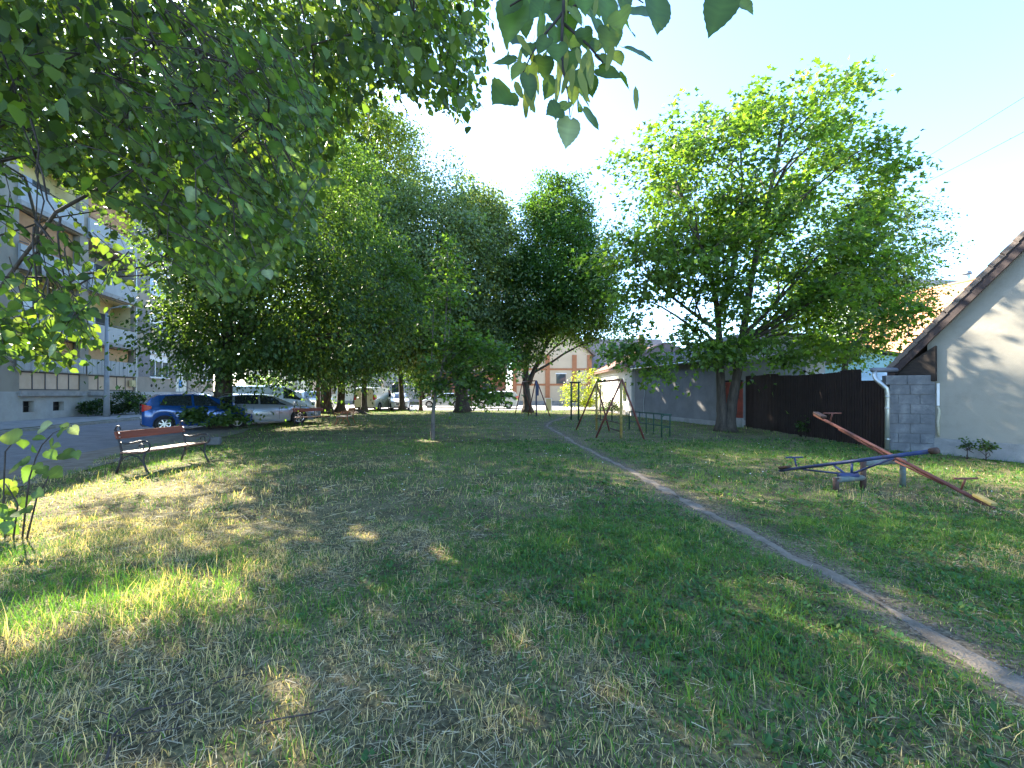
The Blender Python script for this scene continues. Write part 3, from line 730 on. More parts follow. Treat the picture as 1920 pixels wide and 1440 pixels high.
# --- houses behind the fence on the right
def simple_house(name, label, c, rz, w, d, h, rise, mw, mr, cat='house', over=.3, axis='x', group=None, plinth=True):
    h_ = empty(name, c, rz); tag(h_, label, cat, group)
    if axis == 'x':   # ridge along x; gables at x ends
        MB().prism([(-d/2, .02), (d/2, .02), (d/2, h), (0, h+rise), (-d/2, h)], 'x', -w/2, w/2).build('wall', mw, h_)
        sl = rise/(d/2); o = over
        MB().prism([(-d/2-o, h-o*sl+.06), (0, h+rise+.06), (d/2+o, h-o*sl+.06), (d/2+o, h-o*sl+.16), (0, h+rise+.16), (-d/2-o, h-o*sl+.16)], 'x', -w/2-o, w/2+o).build('roof_deck', M_barge, h_)
        r_ = tiled_slope('roof_tiles', -w/2-o, w/2+o, -d/2-o, h-o*sl+.17, 0, h+rise+.17, mr, h_, step=.34, wdt=.28)
        tiled_slope('roof_tiles', -w/2-o, w/2+o, d/2+o, h-o*sl+.17, 0, h+rise+.17, mr, h_, step=.9, wdt=.9)
        MB().tube([(-w/2-o, 0, h+rise+.2), (w/2+o, 0, h+rise+.2)], .1, 8).build('ridge', mr, h_, smooth=True)
    return h_
M_pinkw = mat('pinkish white render', (.60, .54, .52), .92, (.52, .47, .46), 1.4, 7, bump=.2, dirt=((.40, .36, .35), .9, .6))
M_turq = mat('turquoise render', (.30, .50, .50), .9, (.36, .56, .55), 1.2, 6, dirt=((.27, .42, .42), .8, .5))
M_otile = mat('bright orange tile', (.55, .25, .12), .85, (.66, .33, .17), 3, 6, bump=.3)
b1 = empty('shed_house', (16.0, 24.8, 0)); tag(b1, 'pinkish white flank wall of a house behind the dark fence', 'house')
MB().prism([(-2.6, 0), (2.2, 0), (2.2, 4.2), (-.2, 4.9), (-2.6, 3.9)], 'y', 0, 5).build('wall', M_pinkw, b1)
MB().prism([(-2.9, 3.85), (-.2, 4.97), (2.2, 4.27), (2.2, 4.40), (-.2, 5.12), (-2.95, 3.98)], 'y', -.12, 5.2).build('roof', M_oldtile, b1)
b2 = empty('turquoise_house', (19.6, 25.2, 0)); tag(b2, 'turquoise rendered house with sloping dark roof edge behind the fence', 'house')
MB().prism([(-1.35, 0), (3.6, 0), (3.6, 3.6), (1.2, 3.95), (-1.35, 3.05)], 'y', 0, 5).build('wall', M_turq, b2)
MB().prism([(-1.4, 3.08), (1.2, 4.0), (3.7, 3.66), (3.7, 3.8), (1.2, 4.16), (-1.5, 3.22)], 'y', -.3, 5.2).build('roof', M_barge, b2)
can = empty('canopy', (18.6, 21.6, 0)); tag(can, 'pale blue sheet canopy between the fence and the block pier', 'canopy')
MB().add([(-1.9, -.6, 2.05), (2.2, -.6, 2.35), (2.2, 1.6, 2.75), (-1.9, 1.6, 2.55), (-1.9, -.6, 2.09), (2.2, -.6, 2.39), (2.2, 1.6, 2.79), (-1.9, 1.6, 2.59)], [(0,3,2,1),(4,5,6,7),(0,1,5,4),(1,2,6,5),(2,3,7,6),(3,0,4,7)]).build('roof_sheet', mat('pale blue sheet', (.50, .66, .72), .5, (.56, .70, .76), 2), can)
for x in (-1.7, 2.0):
    for y in (-.5, 1.5): MB().tube([(x, y, 0), (x, y, 2.2)], .04, 8).build('post', M_metal, can)
simple_house('orange_roof_house', 'house with bright orange tile roof rising behind the block pier', (31.0, 30.5, 0), R(-80), 9.0, 8.0, 4.4, 4.6, M_pinkw, M_otile)
ch = empty('chimney_pipe', tuple(W(1812, 560, 31.5))); tag(ch, 'thin white chimney with cap on the orange roof ridge', 'chimney')
MB().tube([(0, 0, -2.0), (0, 0, 1.75)], .20, 10).build('flue', M_white, ch, smooth=True); MB().tube([(0, 0, 1.8), (0, 0, 2.0)], [.32, .24], 10).build('cap', M_conc, ch)
fbk = empty('far_flat_block', (45.0, 46.0, 0), R(8)); tag(fbk, 'pale green flat-roofed block far behind the orange roof', 'building')
MB().box(-5, 5, 0, 8, 0, 13.2).build('wall', mat('pale green render', (.46, .52, .46), .9, (.52, .57, .51), 1), fbk)
MB().box(-5.2, 5.2, -.2, 8.2, 13.2, 13.7).build('roof', M_conc, fbk)
for i in range(4): 
    w = MB().box(-4.2+i*2.3, -2.8+i*2.3, -.03, .01, 9.6, 11.6).build('window', M_glass, fbk)

# --- buildings at the far street
M_buff = mat('buff render', (.50, .40, .27), .9, (.56, .45, .31), .8, 6)
M_obr = mat('orange brown trim', (.33, .135, .06), .85, (.38, .165, .075), 2)
M_broof = mat('brown grey roof', (.14, .115, .105), .9, (.20, .165, .15), 3, 6, bump=.3)
bf = empty('buff_house', (3.0, 54.0, 0)); tag(bf, 'buff house with orange brown timber bands across the far street', 'house')
MB().prism([(-2.9, .5), (7.0, .5), (7.0, 6.4), (2.0, 11.0), (-2.9, 6.4)], 'y', 0, 12).build('wall', M_buff, bf)
MB().box(-2.95, 7.05, -.05, 12, 0, .5).build('plinth', M_gpl, bf)
for x in (-2.7, 1.5, 4.9, 6.8): MB().box(x-.28, x+.28, -.10, -.002, .5, 6.3).build('pilaster', M_obr, bf)
for z in (2.55, 4.5): MB().box(-2.9, 7.0, -.06, -.003, z-.12, z+.12).build('band', M_obr, bf)
MB().prism([(-3.4, 6.1), (2.0, 11.15), (7.5, 6.1), (7.5, 6.5), (2.0, 11.6), (-3.4, 6.5)], 'y', -.5, 12.4).build('roof', M_broof, bf)
for (x, z) in ((-1.0, 3.1), (3.2, 3.1)):
    w = MB().box(x-.6, x+.6, -.03, .01, z-.6, z+.8).build('window', M_glass, bf); MB().box(x-.7, x+.7, -.05, -.032, z+.8, z+.92).build('window_frame', M_white, w)
bf2 = empty('buff_wing', (13.4, 55.0, 0)); tag(bf2, 'low buff wing with brown grey roof and skylight at far street', 'house')
MB().box(-3.2, 7, 0, 9, 0, 4.4).build('wall', M_buff, bf2)
MB().prism([(-.5, 4.2), (4.5, 8.6), (9.5, 4.2), (9.5, 4.5), (4.5, 9.0), (-.5, 4.5)], 'x', -3.4, 7.4).build('roof', M_broof, bf2)
sk = MB().add([(-1.6, 1.15, 5.95), (-.5, 1.15, 5.95), (-.5, 2.3, 6.98), (-1.6, 2.3, 6.98)], [(0, 1, 2, 3)]).build('skylight', mat('pane with painted sky reflection', (.35, .45, .55), .08, spec=.8), bf2)  # reflected sky is put into the pane's pale blue base colour
MB().box(-3.2, 7, -.1, -.003, 4.0, 4.38).build('band', M_obr, bf2)
br2 = empty('brick_house', (-6.3, 56.0, 0)); tag(br2, 'red-brown low house glimpsed through leaves at far street', 'house')
MB().box(-4.2, 5.4, 0, 8, 0, 4.2).build('wall', mat('red brown render', (.30, .13, .08), .9, (.38, .18, .11), 1.5), br2)
MB().prism([(-.4, 4.1), (4, 7.0), (8.4, 4.1), (8.4, 4.4), (4, 7.3), (-.4, 4.4)], 'x', -4.4, 5.6).build('roof', M_broof, br2)
for x in (-2.6, .2, 3.0):
    w = MB().box(x-.6, x+.6, -.03, .01, 1.2, 2.8).build('window', M_glass, br2); MB().box(x-.7, x+.7, -.06, -.032, 1.08, 1.2).build('window_sill', M_white, w)
wf = empty('white_house', (-16.5, 70.0, 0)); tag(wf, 'bright white gabled house far behind the parked white car', 'house')
MB().prism([(-5.5, 0), (5.5, 0), (5.5, 5.0), (0, 9.0), (-5.5, 5.0)], 'y', 0, 10).build('wall', M_ww, wf)
MB().prism([(-6.0, 4.7), (0, 9.1), (6.0, 4.7), (6.0, 5.0), (0, 9.4), (-6.0, 5.0)], 'y', -.4, 10.4).build('roof', M_rtile, wf)
for x in (-2.5, 2.5): MB().box(x-.7, x+.7, -.04, .01, 1.4, 3.2).build('window', M_glass, wf)
cr = empty('cream_house', (-31.5, 62.0, 0), R(-8)); tag(cr, 'cream sunlit house with white-framed windows beyond the white van', 'house')
M_cr = mat('pale cream render', (.62, .57, .42), .9, (.68, .63, .48), 1, 6)
MB().box(-8, 9, 0, 9, .4, 6.4).build('wall', M_cr, cr); MB().box(-8.04, 9.04, -.05, 9, 0, .4).build('plinth', M_gpl, cr)
MB().prism([(-.5, 6.3), (4.5, 10), (9.5, 6.3), (9.5, 6.6), (4.5, 10.4), (-.5, 6.6)], 'x', -8.4, 9.4).build('roof', M_rtile, cr)
for x in (-6.2, -3.2, -.2, 2.8, 5.8):
    w = MB().box(x-.55, x+.55, -.02, .01, 1.3, 4.2).build('window', M_peach if x == 2.8 else M_glass, cr)
    fr = MB().box(x-.75, x-.55, -.05, -.002, 1.1, 4.4).box(x+.55, x+.75, -.05, -.002, 1.1, 4.4).box(x-.75, x+.75, -.05, -.003, 4.4, 4.6).box(x-.55, x+.55, -.04, -.003, 3.3, 3.4); fr.build('window_frame', mat('pale green trim', (.40, .45, .38), .8), w)
MB().box(-8.2, 9.2, -.3, -.003, 5.9, 6.3).build('cornice', M_white, cr)
# ------------------------------------------------------------------ trees
def unit(a): return a/np.maximum(np.linalg.norm(a, axis=-1, keepdims=True), 1e-9)
T_DIA = (np.array([(0,0,0),(.33,.42,.07),(0,1,-.03),(-.33,.42,.07)], float), [np.array([(0,1,2),(0,2,3)])])
T_HEX = (np.array([(0,0,0),(.37,.20,.06),(.33,.55,.04),(0,1,-.05),(-.33,.55,.04),(-.37,.20,.06)], float), [np.array([(0,1,2,3),(0,3,4,5)])])
T_MAP = (np.array([(0,0,0),(-.52,.40,.05),(-.17,.52,.0),(0,1,-.06),(.17,.52,.0),(.52,.40,.05)], float), [np.array([(0,4,3,2)]), np.array([(0,5,4),(0,2,1)])])
T_LIN = (np.array([(0,.04,-.02),(.24,-.05,.04),(.45,.20,.06),(.41,.52,.05),(.19,.83,.01),(0,1.05,-.06),(-.19,.83,.01),(-.41,.52,.05),(-.45,.20,.06),(-.24,-.05,.04),(0,.34,-.03),(0,.68,-.035)], float),
         [np.array([(0,1,2,10),(10,2,3,11),(11,3,4,5),(0,10,8,9),(10,11,7,8),(11,5,6,7)])])
def leaf_geom(c, d, nrm, size, tmpl):
    tv, tfs = tmpl; d = unit(d); X = unit(np.cross(d, nrm)); Z = np.cross(X, d)
    v = c[:, None, :] + size[:, None, None]*(tv[None, :, 0, None]*X[:, None, :]+tv[None, :, 1, None]*d[:, None, :]+tv[None, :, 2, None]*Z[:, None, :])
    k = len(tv); n = len(c)
    fs = [((np.arange(n)*k)[:, None, None]+tf[None]).reshape(-1, tf.shape[1]) for tf in tfs]
    return v.reshape(-1, 3), fs, k
# gaps in the crowns through which the sun reaches the ground: (x, y, z, radius)
SUNSPOTS = [(-6.9, 7.15, 0, .50), (-6.1, 7.0, 0, .42), (-5.2, 6.55, 0, .34), (-7.2, 9.1, .1, .42), (-7.05, 8.9, .4, .32), (-2.75, 3.2, 0, .30), (-3.1, 2.9, 0, .26), (-2.3, 3.35, 0, .18),
            (-1.55, 4.6, 0, .13), (-1.75, 4.9, 0, .10), (-.62, 4.05, 0, .12), (-1.1, 2.2, 0, .09), (-1.0, 1.85, 0, .10), (-3.9, 6.2, 0, .16), (-5.3, 4.7, .5, .40), (-4.3, 3.05, 0, .3),
            (11.07, 9.89, 3.18, 0.14), (11.26, 9.40, 3.62, 0.12), (10.72, 10.79, 2.23, 0.07), (11.08, 9.85, 3.48, 0.05), (10.92, 10.27, 2.98, 0.10), (11.02, 10.01, 2.83, 0.05), (11.13, 9.73, 2.73, 0.07), (11.24, 9.44, 3.63, 0.07), (11.15, 9.68, 2.13, 0.10), (10.78, 10.65, 2.00, 0.05), (10.83, 10.52, 2.18, 0.07), (11.22, 9.51, 2.59, 0.07), (11.02, 10.02, 2.98, 0.07), (10.81, 10.56, 2.76, 0.07), (11.27, 9.37, 3.99, 0.08), (10.72, 10.81, 2.20, 0.07), (10.86, 10.44, 2.31, 0.12), (11.05, 9.95, 2.91, 0.14), (10.90, 10.32, 2.33, 0.08), (10.99, 10.11, 2.42, 0.10), (10.98, 10.12, 2.23, 0.08), (11.28, 9.36, 2.05, 0.10), (10.71, 10.81, 2.38, 0.08), (10.92, 10.27, 2.96, 0.10), (10.73, 10.77, 2.10, 0.07), (10.77, 10.66, 2.16, 0.10),
            (9.1, 22.0, 1.6, .22), (8.9, 23.2, 2.0, .18), (9.3, 21.0, 1.0, .22), (9.2, 21.5, 2.2, .16), (8.6, 24.8, 1.7, .2), (8.7, 24.2, 1.1, .2), (-2.6, 13.5, 0, .3), (-3.25, 3.1, 1.9, .42), (-2.85, 3.1, 1.75, .28), (-3.6, 4.0, 2.9, .36), (-3.95, 4.2, 3.3, .3), (-1.9, 3.2, 3.4, .28), (-2.6, 3.6, 3.3, .22), (-1.5, 5.2, 4.9, .35), (10.3, 13.6, 1.2, .12), (10.3, 16.6, .5, .14), (10.25, 15.6, .5, .12)]
_sv = np.array(SUNV)
def lit_through(p, grow=1.0):
    """True where a leaf may stay"""
    keep = np.ones(len(p), bool)
    for (x, y, z, r) in SUNSPOTS:
        q = p-np.array([x, y, z]); t = q @ _sv
        dist = np.linalg.norm(q-t[:, None]*_sv, axis=1)
        keep &= (dist > r*grow*(1.0+.30*snoise(p, 1.3, 2))) | (t < .8)
    return keep
def sample_clusters(blobs, ncl, rs, inner=.35, power=.42, lump=.16, bough=.6):
    w = np.array([(b[3]*b[4]+b[4]*b[5]+b[3]*b[5])*(b[6] if len(b) > 6 else 1) for b in blobs]); w = w/w.sum()
    bi = rs.choice(len(blobs), ncl, p=w)
    dirs = unit(rs.normal(size=(ncl, 3)))
    rad = inner+(1-inner)*rs.random(ncl)**power
    B = np.array([b[:6] for b in blobs])[bi]
    # most clusters gather on boughs, so that the crown breaks into clumps with darker gaps between
    if bough > 0 and ncl > 60:
        nb = max(10, ncl//13); bb_ = rs.choice(len(blobs), nb, p=w); bd = unit(rs.normal(size=(nb, 3))); br_ = .62+.42*rs.random(nb)**.7
        pick = rs.random(ncl) < bough; ib = rs.integers(0, nb, ncl)
        BB = np.array([b[:6] for b in blobs])[bb_]
        bc = BB[:, :3]+bd*br_[:, None]*BB[:, 3:]
        mr = BB[:, 3:].mean(1)
        oo = rs.normal(size=(ncl, 3))*np.array([1, 1, .42])*(.17*np.minimum(mr, 4.5))[ib][:, None]
        oo[:, 2] -= .10*(oo[:, 0]**2+oo[:, 1]**2)
        cb = bc[ib]+oo
    rad = rad*(1+lump*snoise(dirs*2.0+bi[:, None]*3.1, 1.0, 3)+lump*.6*snoise(dirs*5.0+bi[:, None], 1.0, 4))
    c = B[:, :3]+dirs*rad[:, None]*B[:, 3:]
    out = unit(dirs/B[:, 3:])
    if bough > 0 and ncl > 60:
        c[pick] = cb[pick]; out[pick] = unit(bd/BB[:, 3:])[ib][pick]; bi = np.where(pick, bb_[ib], bi)
    # thin out what is buried deep in another blob
    keep = np.ones(ncl, bool)
    for j, b in enumerate(blobs):
        q = np.linalg.norm((c-np.array(b[:3]))/np.array(b[3:6]), axis=1)
        keep &= ~((bi != j) & (q < .62) & (rs.random(ncl) < .75))
    return c[keep], out[keep]
def tree(name, label, pos, stems, blobs, ncl, lpc, cs, leaf, tmpl, col, seed, lm=None, bark=None, nlimb=36, ntwig=110, droop=.3, gap=.0, cat='tree', group='trees of the park', clip=None, colvar=.28, grow=1.0, hang=.5, flat=.5, inner=.35, limb_r=.05, limb_s=1.0, tip=None, lowlimb=1.6, dens=1.0, bough=.6):
    rs = np.random.default_rng(seed)
    if nlimb > 10: ncl = int(ncl*1.45*dens); lpc = int(lpc*1.5); leaf *= 1.28
    root = empty(name, pos); tag(root, label, cat, group)
    P = np.array(pos, float)
    c, out = sample_clusters(blobs, ncl, rs, inner=inner, bough=bough)
    if gap > 0:
        k = snoise(c+seed, .55, 1) > -1+gap*1.1; c, out = c[k], out[k]
    if clip is not None:
        k = clip(c+P); c, out = c[k], out[k]
    n = len(c)
    # leaves
    ci = np.repeat(np.arange(n), lpc)
    off = rs.normal(size=(len(ci), 3))*np.array([1, 1, flat])*cs*(.7+.6*rs.random(n))[ci, None]
    off[:, 2] -= droop*(off[:, 0]**2+off[:, 1]**2)/cs
    p = c[ci]+off; o = out[ci]
    keep = lit_through(p+P, grow) & (p[:, 2]+P[2] > .25)
    if clip is not None: keep &= clip(p+P)
    p, o, ci = p[keep], o[keep], ci[keep]
    d = o*.7+rs.normal(size=p.shape)*.6+np.array([0, 0, -hang])
    nr = np.array([0, 0, 1.0])+o*.45+rs.normal(size=p.shape)*.5
    sz = leaf*(.65+.7*rs.random(len(p)))
    v, fs, k = leaf_geom(p, d, nr, sz, tmpl)
    clv = rs.normal(0, 1, n)
    base = np.array(col)
    cc = base[None]*(1+colvar*.55*clv[ci, None])*(1+colvar*rs.normal(size=(len(p), 1)))
    ye = np.clip(.5+.5*clv[ci]+.5*rs.normal(size=len(p)), 0, 1)[:, None]
    cc = cc*(1+ye*np.array([.35, .12, -.05]))
    if tip is not None:
        tk = rs.random(len(p)) < tip[1]; cc[tk] = np.array(tip[0])*(.7+.6*rs.random(tk.sum()))[:, None]
    cc = np.clip(cc, .008, .6)
    crown = link('crown', np_mesh('crown', v, fs, np.repeat(cc, k, 0)), lm or M_leaf, root)
    # trunk
    tb = MB()
    for (pts_, r0, r1) in stems:
        # smooth the stem polyline
        q = [Vector(a) for a in pts_]; fine = []
        for i in range(len(q)-1):
            for s in range(4): fine.append(q[i].lerp(q[i+1], s/4))
        fine.append(q[-1])
        f2 = fine[:]
        for _ in range(2):
            f2 = [f2[0]]+[(f2[i-1]+f2[i]*2+f2[i+1])/4 for i in range(1, len(f2)-1)]+[f2[-1]]
        m = len(f2); rr = []
        for i in range(m):
            t = i/(m-1); r = r0+(r1-r0)*t**.8
            zz = f2[i].z
            if zz < .7 and r0 > .1: r *= 1+.55*max(0, (.7-zz)/.7)**2
            rr.append(r*(1+.05*math.sin(i*2.3+seed)))
        tb.tube(f2, rr, 14)
    tb.build('trunk', bark or M_bark, root, smooth=True)
    bb = MB()
    if nlimb:
        S = []
        for (pts_, r0, r1) in stems:
            q = [Vector(a) for a in pts_]
            for i in range(len(q)-1):
                for s in range(10):
                    t = (i+s/10)/(len(q)-1); S.append((q[i].lerp(q[i+1], s/10), r0+(r1-r0)*t))
        order = rs.permutation(n)
        limbs = []
        zmin = min(b[2]-b[5] for b in blobs)
        for j in order[:nlimb]:
            T = Vector(c[j]); best = None
            for (s, r) in S:
                hd = math.hypot(T.x-s.x, T.y-s.y); want = T.z-.75*hd
                sc = abs(s.z-want)+.5*hd+(3 if s.z < lowlimb else 0)
                if best is None or sc < best[0]: best = (sc, s, r)
            s, r = best[1], best[2]
            L = (T-s).length
            mid = s.lerp(T, .5)+Vector((rs.normal()*.06*L, rs.normal()*.06*L, .10*L))
            path = []
            for i in range(7):
                t = i/6; a = s.lerp(mid, t).lerp(mid.lerp(T, t), t); path.append(a+Vector(rs.normal(size=3)*.012*L*(0 < i < 6)))
            rb = min(r*.55, .012*L+limb_r*.5)*limb_s
            bb.tube(path, [rb*(1-.85*i/6)+.004 for i in range(7)], 6, cap=False)
            limbs += [(q_, rb*(1-.85*i/6)) for i, q_ in enumerate(path) if i > 0]
        LP = np.array([tuple(l[0]) for l in limbs])
        for j in order[nlimb:nlimb+ntwig]:
            dd = np.linalg.norm(LP-c[j], axis=1)+np.where(LP[:, 2] > c[j][2]+.3, .8, 0); i = int(np.argmin(dd))
            s = limbs[i][0]; T = Vector(c[j]); L = (T-s).length
            mid = s.lerp(T, .5)+Vector((0, 0, .08*L))+Vector(rs.normal(size=3)*.05*L)
            bb.tube([s, s.lerp(mid, .5).lerp(mid, .3), mid.lerp(T, .4), T], [min(limbs[i][1]*.7, .02)+.004, .010, .007, .004], 4, cap=False)
        bb.build('branches', bark or M_bark, root, smooth=True)['kind'] = 'stuff'
    return root, c
LIN = (.056, .102, .026); LIND = (.050, .100, .030); PALE = (.095, .145, .058); HORN = (.044, .098, .026); MAP = (.072, .138, .034); ASH = (.055, .10, .026)

# T2 the linden beside the blue car
tree('linden_tree', 'linden with thick dark leaning trunk beside the blue hatchback', (-12.95, 19.3, 0),
     [([(0, 0, 0), (-.12, 0, 1.2), (-.05, 0, 2.6), (.1, .1, 4.6), (.3, .2, 8), (.3, .3, 12)], .49, .10), ([(-.02, 0, 2.7), (1.0, -.2, 4.6), (2.2, -.6, 7.2), (3.2, -.8, 9.5)], .22, .06), ([(0, 0, 3.0), (-1.1, .2, 5.0), (-2.0, .4, 8)], .2, .05)],
     [(2.4, 0, 8.4, 4.5, 5.0, 4.8), (3.6, -1.0, 4.9, 4.2, 3.6, 2.5), (.1, -.2, 4.4, 1.6, 2.6, 1.6), (2.0, -2.4, 4.4, 2.8, 2.4, 1.8), (3.5, 0, 11, 3.4, 3.4, 3.2), (5.6, 1.0, 6.5, 3.0, 3.4, 3.2)],
     1500, 26, .42, .115, T_DIA, LIND, 11, nlimb=44, ntwig=150, droop=.4, hang=.8, dens=1.25, lowlimb=2.4)
# the group of trunks at the far end
tree('linden_tree', 'stout dark linden trunk right behind the brown utility pole', (-14.0, 32.0, 0),
     [([(0, 0, 0), (.05, 0, 2), (0, 0, 6), (.2, 0, 12), (.3, 0, 17)], .47, .1)],
     [(0, 0, 11, 5.2, 5.0, 6.5), (1.0, -2.0, 5.5, 4.6, 3.6, 2.8), (1.5, 0, 17, 3.6, 3.4, 4.0)], 950, 22, .5, .15, T_DIA, LIND, 12, nlimb=26, ntwig=60, hang=.7, dens=1.3, lowlimb=4)
tree('linden_tree', 'flared dark trunk between the stout linden and the slim one', (-13.2, 32.8, 0),
     [([(0, 0, 0), (.1, 0, 2), (.3, 0, 6), (1.6, 0, 12), (2.2, 0, 19)], .34, .08)],
     [(1.6, 0, 19.6, 4.4, 3.8, 4.6), (3.6, 0, 19.0, 3.0, 3.0, 4.2), (2.4, -.5, 12.5, 4.4, 4, 4.4)], 900, 22, .5, .15, T_DIA, (.085, .135, .028), 13, nlimb=24, ntwig=50, hang=.7, dens=1.2, lowlimb=4)
tree('linden_tree', 'slim straight dark trunk beside the white van at the lawn end', (-11.5, 33.2, 0),
     [([(0, 0, 0), (0, 0, 2), (.1, 0, 6), (.6, 0, 11), (.9, 0, 15)], .24, .06)],
     [(.8, -.5, 9.5, 4.2, 4.0, 5.2), (.5, -2.5, 5.6, 3.6, 2.8, 2.4)], 620, 22, .5, .15, T_DIA, LIND, 14, nlimb=22, ntwig=50, hang=.7, dens=1.3, lowlimb=3)
tree('linden_tree', 'thin dark trunk standing in front of the white car', (-9.3, 36.2, 0),
     [([(0, 0, 0), (-.1, 0, 2), (-.25, 0, 4.5), (-.2, 0, 8), (0, 0, 12)], .26, .06)],
     [(0, 0, 10, 3.4, 3.4, 5.4), (1.6, -.6, 4.6, 1.7, 1.6, 1.5)], 430, 22, .5, .16, T_DIA, LIND, 15, nlimb=18, ntwig=40, hang=.7)
tree('linden_tree', 'very thin reddish trunk right of the white car', (-7.7, 36.0, 0),
     [([(0, 0, 0), (0, 0, 2), (.05, 0, 5), (.2, 0, 9)], .14, .05)],
     [(.2, 0, 7.2, 2.2, 2.2, 3.6), (-.3, 0, 4.0, 1.3, 1.3, 1.2)], 240, 20, .45, .15, T_DIA, LIN, 16, nlimb=14, ntwig=30, hang=.7, bark=mat('reddish bark', (.09, .05, .035), .95, (.16, .09, .06), 9))
tree('linden_tree', 'big pale-leaved linden with broad double dark trunk behind the young tree', (-4.0, 33.6, 0),
     [([(0, 0, 0), (-.1, 0, 1.5), (-.4, 0, 4), (-1.0, -.5, 9), (-1.4, -.8, 15)], .48, .10), ([(.35, .1, 0), (.15, .1, 1.4), (.5, 0, 4), (1.2, -.3, 8), (1.5, -.4, 12)], .40, .08)],
     [(-2.0, -2.4, 12.0, 5.4, 5.0, 6.2), (1.2, -1.0, 10.5, 4.0, 4.0, 5.6), (-3.6, -3, 7.2, 3.8, 3.4, 3.0), (1.5, .5, 15.2, 2.6, 2.6, 2.8), (.5, -2, 6.0, 3.4, 3.0, 2.2)],
     1500, 24, .5, .162, T_DIA, PALE, 17, nlimb=40, ntwig=90, hang=1.0, tip=((.20, .24, .12), .22), dens=1.7, lowlimb=3, bough=.4, inner=.15)
tree('hornbeam_tree', 'dense dark tree with forked trunk behind the far swing frame', (1.2, 32.8, 0),
     [([(0, 0, 0), (-.05, 0, 1.2), (-.2, 0, 3.0), (.1, 0, 5), (1.4, 0, 10), (2.2, 0, 15)], .38, .08), ([(.05, 0, 2.2), (.55, 0, 3.4), (1.8, 0, 6), (3.8, -.3, 10)], .24, .06)],
     [(2.5, 0, 9.2, 4.3, 4.0, 3.8), (2.4, 0, 12.6, 3.6, 3.4, 3.8), (2.1, 0, 15.9, 2.2, 2.2, 2.6), (4.5, -.5, 8.4, 2.6, 2.8, 3.2), (2.2, -2.0, 10.5, 3.2, 1.8, 4.0), (.4, -.6, 8.6, 2.4, 2.8, 3.4), (-.6, -1.2, 5.2, 1.9, 1.6, 1.6)],
     1300, 24, .46, .15, T_DIA, HORN, 18, nlimb=36, ntwig=80, hang=.1, droop=.1, dens=1.75, lowlimb=3, bough=.35, inner=.1)
# young tree on the lawn
tree('young_maple', 'young maple with slender pale trunk standing alone on the lawn', (-2.58, 13.85, 0),
     [([(0, 0, 0), (.02, 0, 1.0), (.15, 0, 1.7), (.35, .05, 2.5), (.45, 0, 4.2), (.5, 0, 6.2)], .075, .02), ([(.08, 0, 1.45), (-.05, 0, 2.4), (.05, 0, 4.6)], .04, .012), ([(.3, 0, 2.3), (.55, 0, 3.4), (.6, 0, 5)], .035, .01)],
     [(.5, 0, 4.1, .72, .75, 2.5), (1.5, .1, 2.6, 1.2, 1.0, .8), (.1, -.1, 2.5, .6, .7, .8), (2.2, 0, 1.75, .8, .8, .5)], 250, 17, .20, .10, T_MAP, (.062, .125, .032), 19, lm=M_maple, bark=M_bark2, nlimb=30, ntwig=60, gap=.25, limb_r=.02, bough=.25, hang=.3)
# the maple on the right
tree('maple_tree', 'tall open sunlit maple with twin trunk in front of the grey wall', (8.55, 17.1, 0),
     [([(-.12, 0, 0), (-.16, 0, 1.2), (-.22, 0, 3.0), (-.3, 0, 5.0), (-.9, 0, 7.4), (-2.0, .1, 10.2)], .23, .05), ([(.10, 0, 0), (.26, 0, 1.1), (.5, 0, 2.4), (.75, 0, 4.2), (1.2, 0, 7), (2.0, 0, 10.5), (2.4, 0, 13)], .25, .05),
      ([(-.28, 0, 4.6), (.3, 0, 6.6), (.8, .2, 9.2), (.7, .2, 12)], .11, .03), ([(.7, 0, 3.8), (2.2, -.2, 5.4), (4.0, -.3, 7.5)], .10, .03), ([(-.26, 0, 4.0), (-1.6, .1, 5.0), (-3.2, .1, 6.3)], .09, .03)],
     [(1.7, 0, 11.0, 3.8, 3.4, 2.5), (-1.0, 0, 9.8, 3.3, 3.0, 2.6), (3.7, .2, 9.4, 2.7, 3.0, 2.5), (-2.8, 0, 7.2, 2.3, 2.4, 1.9), (2.6, 0, 6.8, 3.6, 3.2, 2.6), (-2.3, -.6, 3.6, 2.3, 1.8, 1.2, 1.3), (3.1, -.8, 4.3, 3.1, 2.2, 1.4), (.3, -1.2, 5.4, 1.6, 1.3, 1.0), (4.9, .6, 5.6, 2.2, 2.2, 2.2), (-.6, 0, 12.2, 1.0, 1.0, 1.0, .8)],
     1350, 26, .38, .15, T_MAP, MAP, 20, lm=M_maple, nlimb=60, ntwig=170, gap=.62, droop=.25, hang=.35, grow=1.0, inner=.25, lowlimb=3.2, dens=.9, bough=.75)
tree('ash_tree', 'airy fine-leaved tree rising behind the dark brown fence', (17.6, 22.6, 0),
     [([(0, 0, 0), (0, 0, 3), (.4, 0, 6), (1.0, 0, 10)], .2, .05)],
     [(1.4, 0, 9.4, 2.6, 2.6, 3.0), (.4, 0, 5.6, 2.6, 2.4, 2.4), (2.6, 0, 6.6, 1.6, 2.0, 2.0)], 560, 30, .34, .10, T_DIA, ASH, 21, nlimb=30, ntwig=70, gap=.3, hang=.4, group='trees behind the fence')

